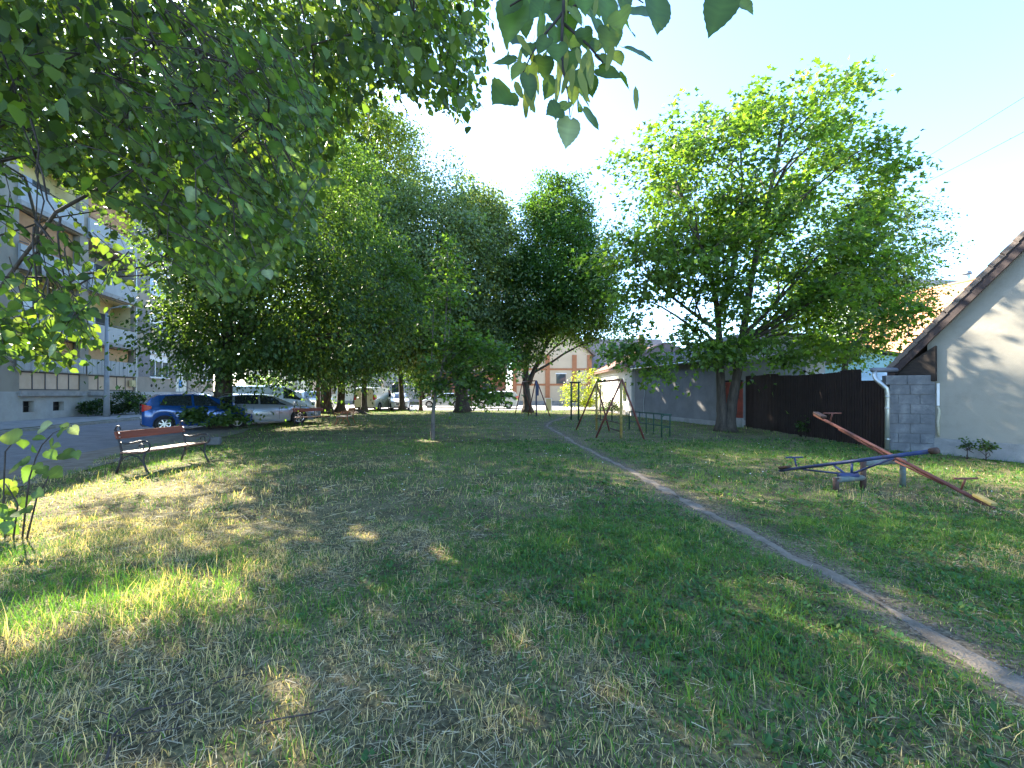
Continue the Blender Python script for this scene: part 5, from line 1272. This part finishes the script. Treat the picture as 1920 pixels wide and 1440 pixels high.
    def screen(x0, x1, nm):
        g = MB(); n = 6; q = []
        for i in range(n+1):
            t = i/n; x = x0+(x1-x0)*t; r_ = ring(x); row = []
            for (fy_, a, b) in ((-.86, 4, 4), (-.5, 5, 5), (0, 6, 6), (.5, 5, 5), (.86, 4, 4)):
                yy_ = abs(fy_)*r_[4][0]/.9; zz_ = np.interp(yy_, [0, r_[5][0], r_[4][0]], [r_[6][1], r_[5][1], r_[4][1]])
                nx_ = .012 if x1 > x0 else -.012
                row.append((x+nx_, math.copysign(yy_, fy_) if fy_ else 0, zz_+.012))
            q.append(row)
        for i in range(n):
            for j in range(4): g.quad(q[i][j], q[i+1][j], q[i+1][j+1], q[i][j+1])
        g.build(nm, M_cglass, car, smooth=True)
    if ws: screen(ws[0], ws[1], 'windscreen')
    if rw: screen(rw[0], rw[1], 'rear_window')
    if plate:
        MB().box(-L/2-.018, -L/2-.004, -.26, .26, sill+.32, sill+.43).build('number_plate', M_plate, car)
        MB().box(L/2+.009, L/2+.022, -.26, .26, sill+.12, sill+.23).build('number_plate', M_plate, car)
    if grille: MB().box(L/2+.004, L/2+.012, -hw*.45, hw*.45, sill+.30, sill+.44).build('grille', M_blackp, car)
    return car
# blue hatchback, nose to the park
CD = Vector((.72, .69, 0)).normalized(); ca = rotz_of(CD)
def on_wheel(px, py, depth, dist_back, side_off):
    """car centre from the ground point of its front right wheel"""
    g = Vector(((px-960)/FPX*depth, depth, 0)); r_ = Vector((CD.y, -CD.x, 0)); return g - CD*dist_back - r_*side_off
HATCH = dict(L=3.78, Wd=1.70, wheels=(-1.22, 1.24), wr=.30, roofw=.74,
    top=[(-1.89, .98), (-1.84, 1.06), (-1.62, 1.36), (-1.40, 1.485), (-.9, 1.525), (-.3, 1.53), (.2, 1.49), (.62, 1.30), (1.05, 1.02), (1.45, .90), (1.75, .76), (1.89, .60)],
    belt=[(-1.89, .93), (-1.5, 1.00), (-.5, .955), (.6, .925), (1.1, .97), (1.45, .86), (1.75, .72), (1.89, .56)],
    plan=[(-1.89, .80), (-1.78, .92), (-1.4, .985), (0, 1.0), (1.2, .985), (1.6, .90), (1.8, .76), (1.89, .60)],
    side_wins=[(-1.38, -.34, -1.18, -.36), (-.26, .78, -.28, .22)], ws=(1.02, .26), rw=(-1.82, -1.48), handles=(-.42, .62), tail_z=(.80, 1.10), lamp_z=(.60, .78))
def car_at_rear(px, depth, wx):   # rear right wheel seen at px, depth
    g = Vector(((px-960)/FPX*depth, depth, 0)); r_ = Vector((CD.y, -CD.x, 0)); return g - CD*wx - r_*.72
make_car('hatchback', 'blue five-door hatchback parked nearest, behind the wooden bench', car_at_rear(308, 16.9, -1.22), ca, paint('metallic blue paint', (.008, .058, .22), .25, .18), **HATCH)
EST = dict(L=4.75, Wd=1.84, wheels=(-1.35, 1.38), wr=.335, roofw=.72,
    top=[(-2.37, .98), (-2.30, 1.10), (-2.05, 1.34), (-1.75, 1.45), (-1.0, 1.50), (-.2, 1.495), (.3, 1.42), (.8, 1.18), (1.15, 1.00), (1.7, .90), (2.15, .77), (2.37, .58)],
    belt=[(-2.37, .94), (-1.8, 1.02), (-.6, .97), (.7, .93), (1.15, .95), (1.7, .86), (2.15, .73), (2.37, .55)],
    plan=[(-2.37, .80), (-2.2, .93), (-1.7, .985), (0, 1.0), (1.4, .98), (1.9, .90), (2.2, .78), (2.37, .60)],
    side_wins=[(-1.95, -1.42, -1.72, -1.36), (-1.32, -.38, -1.28, -.38), (-.30, .82, -.30, .30)], ws=(1.12, .34), rw=(-2.28, -1.85), handles=(-.45, .62), rails=True, tail_z=(.78, 1.05), lamp_z=(.60, .78))
def car_at_front(px, depth, wx, CDv=CD, off=.80):
    g = Vector(((px-960)/FPX*depth, depth, 0)); r_ = Vector((CDv.y, -CDv.x, 0)); return g - CDv*wx - r_*off
make_car('estate_car', 'silver grey estate car parked between the blue hatchback and white van', car_at_front(560, 21.0, 1.38), ca, paint('silver grey paint', (.30, .35, .42), .45, .22), **EST)
VAN = dict(L=4.95, Wd=1.92, wheels=(-1.5, 1.55), wr=.34, roofw=.86,
    top=[(-2.47, 1.75), (-2.42, 1.90), (-2.2, 1.955), (-.5, 1.965), (.6, 1.94), (1.0, 1.82), (1.55, 1.40), (1.9, 1.16), (2.2, 1.04), (2.40, .88), (2.47, .66)],
    belt=[(-2.47, 1.10), (0, 1.12), (.8, 1.10), (1.5, 1.05), (1.9, 1.08), (2.2, .98), (2.40, .82), (2.47, .62)],
    plan=[(-2.47, .93), (-2.3, .99), (0, 1.0), (1.5, .98), (2.0, .92), (2.3, .82), (2.47, .68)],
    side_wins=[(.52, 1.70, .56, .98)], ws=(1.86, 1.04), rw=None, handles=(.45, -.9), tail_z=(.9, 1.35), lamp_z=(.74, .98))
make_car('panel_van', 'white panel van parked behind the silver estate car', car_at_front(581, 27.2, 2.1), ca, paint('off white van paint', (.60, .63, .62), 0, .3), **VAN)
MPV = dict(L=4.4, Wd=1.8, wheels=(-1.3, 1.35), wr=.32, roofw=.80,
    top=[(-2.2, 1.10), (-2.15, 1.25), (-1.95, 1.58), (-1.6, 1.68), (0, 1.70), (.6, 1.55), (1.2, 1.12), (1.8, .98), (2.1, .80), (2.2, .62)],
    belt=[(-2.2, 1.02), (-1.0, 1.03), (.8, .98), (1.2, 1.06), (1.8, .93), (2.1, .76), (2.2, .58)],
    plan=[(-2.2, .86), (-2.0, .96), (0, 1.0), (1.4, .98), (1.9, .86), (2.2, .62)],
    side_wins=[(-1.75, -1.0, -1.62, -.98), (-.92, .0, -.9, .0), (.08, 1.0, .08, .55)], ws=(1.18, .64), rw=(-2.16, -1.82), handles=(-.1, .8), tail_z=(.85, 1.25))
make_car('people_carrier', 'pale silver people carrier seen from behind next to the utility pole', (-17.6, 37.6, 0), R(72), paint('pale silver paint', (.55, .56, .54), .4, .25), **MPV)
make_car('delivery_van', 'cream white van with closed rear doors between two dark trunks', (-12.2, 38.5, 0), R(84), paint('cream van paint', (.62, .62, .50), 0, .35), **{**VAN, 'top': [(-2.47, 1.80), (-2.42, 1.95), (-2.2, 2.0), (-.5, 2.0), (.6, 1.96), (1.0, 1.84), (1.55, 1.40), (1.9, 1.16), (2.2, 1.04), (2.40, .88), (2.47, .66)]})
make_car('white_car', 'white hatchback facing the lawn in bright sun at the far end', (-10.2, 38.4, 0), R(-70), paint('white car paint', (.72, .72, .72), 0, .25), **HATCH)
make_car('small_van', 'white car parked sideways on the far street behind hanging leaves', (-1.6, 41.5, 0), R(178), paint('white car paint', (.72, .72, .72), 0, .25), **MPV)
make_car('grey_car', 'grey car parked on the cross street left of the broad linden trunk', (-7.0, 44.0, 0), R(180), paint('pale grey paint', (.42, .44, .46), .3, .3), **EST)

# ------------------------------------------------------------------ benches
M_iron = mat('black cast iron', (.022, .021, .024), .5, (.04, .037, .036), 20, bump=.3)
M_slat = mat('red brown stained wood', (.155, .035, .014), .42, (.23, .06, .025), 3.5, 6, bump=.25, bscale=30, stretch=(.25, 4, 4))
M_slat2 = mat('worn red brown seat wood', (.17, .07, .04), .38, (.26, .13, .085), 3.5, 6, bump=.25, bscale=30, stretch=(.25, 4, 4), spec=.6)
def arc(cx, cz, r, a0, a1, n=8): return [(cx+r*math.cos(R(a0+(a1-a0)*i/n)), cz+r*math.sin(R(a0+(a1-a0)*i/n))) for i in range(n+1)]
def make_bench(name, label, loc, rz, iron, back, seat, L=1.55):
    b = empty(name, loc, rz); tag(b, label, 'bench', 'park benches')
    for x in (-L/2+.06, L/2-.06):
        f = MB(); T = lambda pts_: [(x, p[0], p[1]) for p in pts_]
        f.tube(T([(.34, .0), (.28, .16), (.235, .30), (.225, .42), (.26, .58), (.315, .74), (.345, .82), (.365, .845)]), [.022, .020, .020, .020, .018, .018, .022, .026], 8)
        f.tube(T([(-.33, 0), (-.27, .12), (-.225, .24), (-.235, .34), (-.27, .41)]), [.022, .019, .018, .018, .018], 8)
        f.tube(T([(.225, .42), (.05, .385), (-.12, .39), (-.27, .415)]), .017, 8)
        f.tube(T([(.275, .60), (.15, .575), (.0, .59), (-.14, .625), (-.26, .62)]+arc(-.265, .525, .095, 85, 265, 8)), .017, 8)
        f.tube(T(arc(-.19, .515, .055, 0, 330, 12)), .010, 6)
        f.tube(T([(.25, .24), (.15, .33), (0, .355), (-.12, .33), (-.22, .22)]), .013, 6)
        f.tube(T(arc(.30, .86, .05, -40, 200, 8)), .014, 6)
        f.build('end_frame', iron, b, smooth=True)
    bs = MB().cbox((0, .300, .735), (L-.02, .035, .145), Matrix.Rotation(R(-18), 3, 'X')).build('backrest', back, b, bevel=.006)
    for x in (-L/2+.06, L/2-.06):
        for dz in (-.035, .035): MB().tube([(x, .28, .735+dz), (x, .262, .735+dz)], .014, 8).build('bolt', M_rim, bs)
    for y in (-.19, -.07, .05, .16): MB().cbox((0, y, .425-.015*(y > -.1)), (L-.02, .10, .032)).build('seat_slat', seat, b, bevel=.006)
    return b
make_bench('park_bench', 'wooden park bench with black iron scroll arms nearest the street', (-7.15, 8.82, 0), R(85), M_iron, M_slat, M_slat2)
make_bench('park_bench', 'park bench with black iron arms in front of the silver estate car', (-9.35, 20.0, 0), R(60), M_iron, M_slat, M_slat2)
M_oiron = mat('rusty orange iron', (.22, .07, .025), .6, (.30, .10, .035), 10)
make_bench('park_bench', 'small orange-brown bench seen end-on in the shade of lindens', (-8.05, 20.6, 0), R(-82), M_oiron, mat('orange brown wood', (.30, .10, .035), .5, (.36, .14, .05), 4, stretch=(.3, 4, 4)), mat('grey worn seat', (.22, .19, .17), .6, (.30, .27, .24), 4), L=1.3)

# ------------------------------------------------------------------ see-saws
M_sred = mat('faded red paint', (.105, .031, .023), .7, (.155, .056, .042), 7, 5, dirt=((.12, .06, .04), 5, .8))
M_sblue = mat('worn blue paint', (.014, .030, .10), .5, (.028, .05, .15), 7, 5, dirt=((.05, .04, .04), 5, .8))
M_steal = mat('peeling teal paint', (.07, .10, .10), .7, (.13, .16, .14), 12, 5, dirt=((.16, .075, .035), 7, .9))
M_rust = mat('rusty brown post', (.045, .027, .021), .8, (.08, .045, .032), 10)
M_yel = mat('chipped yellow paint', (.26, .19, .045), .7, (.34, .26, .09), 10, dirt=((.12, .08, .05), 9, .8))
stand = empty('seesaw_stand', (5.7, 6.8, 0)); tag(stand, 'low stepped pipe stand under the two crossed see-saws', 'see-saw stand')
so = Vector((5.7, 6.8, 0))
def sv(x, y, z): return Vector((x, y, z))-so
MB().tube([sv(4.98, 6.58, .20), sv(5.58, 6.78, .20)], .045, 10).build('lower_bar', M_steal, stand, smooth=True)
MB().tube([sv(5.58, 6.78, .42), sv(6.50, 7.08, .42)], .045, 10).build('upper_bar', M_steal, stand, smooth=True)
for (x, y, h, m_) in ((5.00, 6.585, .24, M_rust), (5.58, 6.78, .46, M_rust), (6.48, 7.075, .46, M_steal)):
    MB().tube([sv(x, y, -.03), sv(x, y, h)], .042, 10).build('post', m_, stand, smooth=True)
def seesaw(name, label, low, high, piv, m_, seat_m, end_m, pz):
    mid = Vector(piv); r_ = empty(name, mid); tag(r_, label, 'see-saw', 'crossed see-saws')
    lo, hi = Vector(low)-mid, Vector(high)-mid
    ax = (hi-lo).normalized(); sd = ax.cross(Vector((0, 0, 1))).normalized(); up = sd.cross(ax)
    rot = Matrix((ax, sd, up)).transposed()
    MB().tube([lo, hi], .027, 12).build('beam', m_, r_, smooth=True)
    # truss braces to the pivot sleeve
    foot = Vector((0, 0, pz-mid.z)); c = lo.lerp(hi, .5)
    for t in (.20, .80): MB().tube([lo.lerp(hi, t)-up*.03, foot+ax*(.10 if t > .5 else -.10)+Vector((0, 0, .03))], .016, 6).build('brace', m_, r_, smooth=True)
    for t in (.44, .56): MB().tube([lo.lerp(hi, t)-up*.03, foot+ax*(t-.5)*1.0+Vector((0, 0, .03))], .018, 6).build('brace', m_, r_, smooth=True)
    sl_ = sd*.16; MB().tube([foot-sl_+Vector((0, 0, .0)), foot+sl_], .042, 10).build('pivot_sleeve', M_rust if m_ is M_sred else M_sblue, r_, smooth=True)
    for t, sg in ((.0, 1), (1.0, -1)):
        p = lo.lerp(hi, t)
        if m_ is M_sblue and t == 1.0: MB().tube([p-ax*.05, p+ax*.03], .042, 10).build('end_cap', M_rust, r_, smooth=True); continue
        MB().cbox(p+ax*sg*.13+up*.05, (.24, .085 if t == 0 else .12, .045), rot).build('seat', seat_m if t == 0 else end_m, r_, bevel=.008)
        h = p+ax*sg*.42
        MB().tube([h+up*.03, h+up*.20], .013, 6).tube([h+up*.20-sd*.17, h+up*.20+sd*.17], .014, 6).build('handle', m_, r_, smooth=True)
seesaw('seesaw', 'faded red see-saw with yellow lower end, tilted towards the viewer', (6.27, 5.55, .04), (6.13, 8.65, 1.10), (6.2, 7.0, .55), M_sred, M_yel, M_rust, .44)
seesaw('seesaw', 'dark blue see-saw crossing under the red one', (5.12, 8.15, .06), (5.45, 5.5, .80), (5.28, 6.70, .45), M_sblue, M_rust, M_sblue, .25)

# ------------------------------------------------------------------ swing frames and climbing bars
M_sw = mat('rust red frame paint', (.10, .026, .018), .6, (.15, .045, .03), 6, 5, dirt=((.06, .03, .02), 4, .7))
M_grn = mat('dark green paint', (.015, .05, .03), .5, (.025, .07, .04), 8)
fr = empty('swing_frame', (3.5, 15.8, 0)); tag(fr, 'red A-frame swing stand with yellow ladder posts and no swings', 'swing frame')
o_ = Vector((3.5, 15.8, 0))
def fv(x, y, z): return Vector((x, y, z))-o_
A, B = fv(3.62, 14.05, 1.98), fv(3.46, 17.45, 1.98)
MB().tube([A, B], .04, 10).build('top_bar', M_sw, fr, smooth=True)
for (ap, f1_, f2_) in ((A, fv(2.80, 14.35, -.02), fv(4.28, 13.75, -.02)), (B, fv(2.66, 17.75, -.02), fv(3.92, 17.15, -.02))):
    for f_ in (f1_, f2_): MB().tube([ap, f_], .032, 10).build('leg', M_sw, fr, smooth=True)
for y, x in ((14.08, 3.60), (17.42, 3.45)):
    MB().tube([fv(x, y, -.02), fv(x, y, 2.02)], .045, 10).build('post', M_yel, fr, smooth=True)
MB().tube([fv(3.60, 14.1, .52), fv(3.45, 17.4, .50)], .018, 6).tube([fv(3.60, 14.1, .26), fv(3.55, 15.4, .26)], .022, 6).build('low_rail', M_rust, fr, smooth=True)
MB().tube([fv(3.46, 17.38, .30)]+[fv(3.47+.005*i, 17.3-.55*i/8, .62+.16*math.sin(PI*i/8)) for i in range(9)]+[fv(3.52, 16.7, .30)], .014, 6).build('hoop', M_yel, fr, smooth=True)
for y in (15.0, 15.9, 16.6): MB().tube([fv(3.54, y, 1.96), fv(3.54, y, 1.78)], .012, 6).build('hook', M_black, fr)
MB().tube([fv(3.54, 15.5, 1.95), fv(3.56, 15.5, .9)], .010, 5).build('chain', M_black, fr)
pf = empty('pull_up_frame', (3.2, 24.3, 0)); tag(pf, 'dark green upright frame with two crossbars left of the swing stand', 'frame')
g1, g2 = G(1071, 787), G(1089, 790); p0 = Vector((3.2, 24.3, 0)); e1, e2 = g1-p0, g2-p0; e2 = e2.normalized()*0+Vector((g2.x, g1.y-.6, 0))-p0
up_ = Vector((0, 0, 2.12))
for e_ in (e1, e2): MB().tube([e_+Vector((0, 0, -.02)), e_+up_], .05, 8).build('post', M_grn, pf, smooth=True)
dd_ = (e2-e1).normalized()*.14
MB().tube([e1+up_-dd_, e2+up_+dd_], .045, 8).build('top_bar', M_grn, pf, smooth=True); MB().tube([e1+up_*.5, e2+up_*.5], .03, 8).build('crossbar', M_grn, pf, smooth=True)
# low green rail (balance ladder)
lr = empty('climbing_rail', (5.2, 16.3, 0)); tag(lr, 'low dark green tube rail with uprights right of the swing stand', 'rail')
p0 = Vector((5.2, 16.3, 0)); R0, R1 = Vector((4.88, 17.75, 0))-p0, Vector((5.46, 14.75, 0))-p0; H_ = .78
pth = [R0+Vector((0, 0, -.02)), R0+Vector((0, 0, H_-.12)), R0.lerp(R1, .02)+Vector((0, 0, H_-.03)), R0.lerp(R1, .06)+Vector((0, 0, H_)), R1+Vector((0, 0, H_))]
MB().tube(pth, .024, 8).build('top_tube', M_grn, lr, smooth=True)
MB().tube([R0+Vector((0, 0, .36)), R1+Vector((0, 0, .36))], .018, 8).build('mid_tube', M_grn, lr, smooth=True)
for t in (.28, .46, .64, .82, 1.0): 
    q = R0.lerp(R1, t); MB().tube([q+Vector((0, 0, -.02)), q+Vector((0, 0, H_))], .022, 8).build('upright', M_grn, lr, smooth=True)
q = R1+Vector((-.32, -.10, 0)); MB().tube([q+Vector((0, 0, -.02)), q+Vector((0, 0, H_-.1)), q+Vector((.04, .01, H_-.03)), q+Vector((.12, .04, H_)), R1+Vector((.05, 0, H_))], .022, 8).tube([q+Vector((0, 0, .34)), R1+Vector((0, 0, .34))], .016, 6).build('end_loop', M_grn, lr, smooth=True)
# tall dark ladder by the wall
ld = empty('climbing_ladder', (4.9, 23.6, 0)); tag(ld, 'dark steel climbing ladder standing before the white house wall', 'ladder')
for x in (0, .55): MB().tube([(x, -x*.6, -.02), (x, -x*.6, 1.95)], .028, 8).build('post', M_black, ld, smooth=True)
for z in (.55, 1.0): MB().tube([(0, 0, z), (.55, -.33, z)], .018, 6).build('rung', M_black, ld, smooth=True)
# far A-frame
fa = empty('far_swing', (1.4, 27.6, 0)); tag(fa, 'far blue and brown swing frame beside the forked dark tree', 'swing frame')
M_fb = mat('dull blue paint', (.045, .06, .12), .6, (.06, .08, .15), 5)
MB().tube([(.18, .2, -.02), (.18, .2, 2.35)], .05, 8).build('post', M_fb, fa, smooth=True)
MB().tube([(.22, .2, 2.3), (1.05, -.4, -.02)], .035, 8).build('leg', M_sw, fa, smooth=True); MB().tube([(.14, .2, 2.3), (-.35, .6, -.02)], .035, 8).build('leg', M_sw, fa, smooth=True)
MB().tube([(.18, .2, 2.32), (-.65, 2.6, 2.32)], .035, 8).build('top_bar', M_sw, fa, smooth=True)
MB().tube([(-.65, 2.6, 2.3), (-1.2, 2.4, -.02)], .035, 8).build('leg', M_sw, fa, smooth=True); MB().tube([(-.65, 2.6, 2.3), (.0, 2.9, -.02)], .035, 8).build('leg', M_sw, fa, smooth=True)
MB().box(.12, .34, .05, .09, 1.35, 2.1).build('notice_board', mat('blue grey board', (.06, .07, .12), .6), fa)
# small litter frame and notice on the far kerb
wb_ = empty('notice_frame', (2.9, 33.8, 0)); tag(wb_, 'small white framed yellow board on the far lawn edge', 'board')
MB().box(-.26, -.20, 0, .06, 0, 1.12).box(.20, .26, 0, .06, 0, 1.12).box(-.20, .20, 0, .06, 1.05, 1.12).build('frame', M_white, wb_)
MB().box(-.195, .195, .02, .04, .15, 1.04).build('panel', mat('yellow panel', (.50, .46, .25), .7), wb_)
# iron fence and barrier rails along the far street
fi = empty('iron_fence', (4.6, 40.2, 0)); tag(fi, 'dark iron railing behind the yellow shrub at the far street', 'fence')
for i in range(34): MB().box(i*.13-.011, i*.13+.011, -.011, .011, .1, 2.0).build('bar', M_black, fi)
MB().box(-.1, 4.5, -.02, .02, .25, .30).box(-.1, 4.5, -.02, .02, 1.8, 1.85).build('rail', M_black, fi)
for j, x in enumerate((3.6, 5.0, -1.2)):
    br_ = empty('barrier_rail', (x, 36.6, 0)); tag(br_, ('low tube barrier right of the yellow board', 'low tube barrier under the yellow shrub', 'low tube barrier left of the forked dark tree')[j], 'barrier', 'low barriers at the lawn end')
    MB().tube([(-.5, 0, 0), (-.5, 0, .75), (.5, 0, .75), (.5, 0, 0)], .022, 6).build('tube', M_grn, br_); MB().tube([(-.5, 0, .4), (.5, 0, .4)], .016, 6).build('mid_tube', M_grn, br_)
# brown utility pole and round sign among the far trunks
up = empty('utility_pole', (-11.95, 26.3, 0)); tag(up, 'brown wooden utility pole left of the stout dark trunk', 'pole')
MB().tube([(0, 0, 0), (0, 0, 3.5), (0, 0, 7.5)], [.12, .105, .085], 10).build('post', mat('orange brown pole', (.20, .10, .05), .85, (.27, .14, .07), 6, stretch=(1, 1, .15)), up, smooth=True)
MB().tube([(0, 0, 0), (0, 0, .62)], .15, 10).build('concrete_foot', M_conc, up, smooth=True); MB().tube([(0, 0, .50), (0, 0, .56)], .155, 10).build('band', M_white, up, smooth=True)
rs_ = empty('round_sign', tuple(Vector(((481-960)/FPX*44, 44, 0)))); tag(rs_, 'round pale traffic sign on a post above the white van roof', 'sign')
MB().tube([(0, 0, 0), (0, 0, 3.2)], .035, 8).build('post', M_metal, rs_); MB().tube([(0, -.04, 3.2), (0, -.065, 3.2)], .38, 20).build('plate', mat('pale sign plate', (.50, .55, .55), .6), rs_)
# earth mound and block
md = G(665, 776); v = []; f = []; nr_, na_ = 6, 18
for i in range(nr_):
    for j in range(na_):
        r = i/(nr_-1); a = 2*PI*j/na_; v.append((r*1.1*math.cos(a), r*.7*math.sin(a), .30*(1-r*r)*(1+.25*math.sin(a*3+i))+.0-.02*r))
for i in range(nr_-1):
    for j in range(na_): f.append((i*na_+j, (i+1)*na_+j, (i+1)*na_+(j+1) % na_, i*na_+(j+1) % na_))
tag(MB().add(v, f).build('earth_mound', mat('dark brown earth', (.05, .033, .024), .95, (.085, .06, .045), 5, bump=.8), smooth=True, loc=tuple(md)), 'low dark brown earth mound between the far linden trunks', 'mound')
tag(MB().cbox((0, 0, .14), (.32, .26, .22), Matrix.Rotation(.4, 3, 'Z')).build('concrete_block', mat('dark concrete', (.09, .088, .085), .9, (.13, .125, .12), 5), bevel=.03, loc=tuple(G(402, 836))), 'small grey concrete block beside the root shoots of the trunk', 'block')
# fallen twigs on the lawn
def twig(label, pix, r0, side=()):
    o = G(*pix[0]); e = empty('fallen_twig', tuple(o)); tag(e, label, 'twig', 'fallen twigs on the lawn')
    q = [G(*p)-o+Vector((0, 0, .03+.012*(i % 2)+float(gz(np.array(G(*p).x), np.array(G(*p).y))))) for i, p in enumerate(pix)]
    n_ = len(q); MB().tube(q, [r0*(1-.6*i/n_) for i in range(n_)], 6).build('stem', M_twig, e, smooth=True)
    for s_ in side:
        MB().tube([G(*p)-o+Vector((0, 0, .035+.02*i)) for i, p in enumerate(s_)], [r0*.6, r0*.5, r0*.3][:len(s_)], 5).build('side_twig', M_twig, e, smooth=True)
twig('forked dark twig lying in the straw at bottom left', [(200, 1438), (212, 1395), (225, 1375), (260, 1345), (340, 1330), (420, 1285), (485, 1270)], .006, [((212, 1395), (290, 1395), (345, 1395)), ((225, 1375), (215, 1365), (160, 1358))])
twig('thin dark twig lying right of the forked one at bottom left', [(480, 1372), (530, 1362), (580, 1352), (625, 1342)], .005)
tw2 = empty('dead_shoot', tuple(G(575, 948))); tag(tw2, 'thin bare dead shoot standing in the dry grass', 'twig')
MB().tube([(0, 0, -.02), (-.01, 0, .10), (.02, 0, .17), (.0, .02, .24)], [.006, .005, .004, .003], 6).build('stem', M_twig, tw2, smooth=True)
for (a, b) in (((-.01, 0, .10), (-.12, 0, .2)), ((.02, 0, .17), (.10, 0, .20)), ((-.06, 0, .15), (-.1, 0, .24))): MB().tube([a, b], [.003, .002], 5).build('side_twig', M_twig, tw2)
# overhead wires
M_wire = mat('black cable', (.03, .03, .035), .6)
def wire(label, a, b, sag, r=.012):
    a, b = Vector(a), Vector(b); q = [a.lerp(b, i/16)-Vector((0, 0, sag*4*(i/16)*(1-i/16))) for i in range(17)]
    tag(MB().tube(q, r, 5).build('overhead_wire', M_wire, smooth=True), label, 'wire', 'overhead wires')
wire('upper of two thin overhead wires crossing the sky at right', W(2050, 100, 12), W(1500, 432, 30), .15)
wire('lower of two thin overhead wires crossing the sky at right', W(2050, 178, 12), W(1500, 455, 30), .15)
wire('short service wire from the orange roof into the maple crown', W(1800, 560, 26), W(1480, 650, 22), .2, .014)
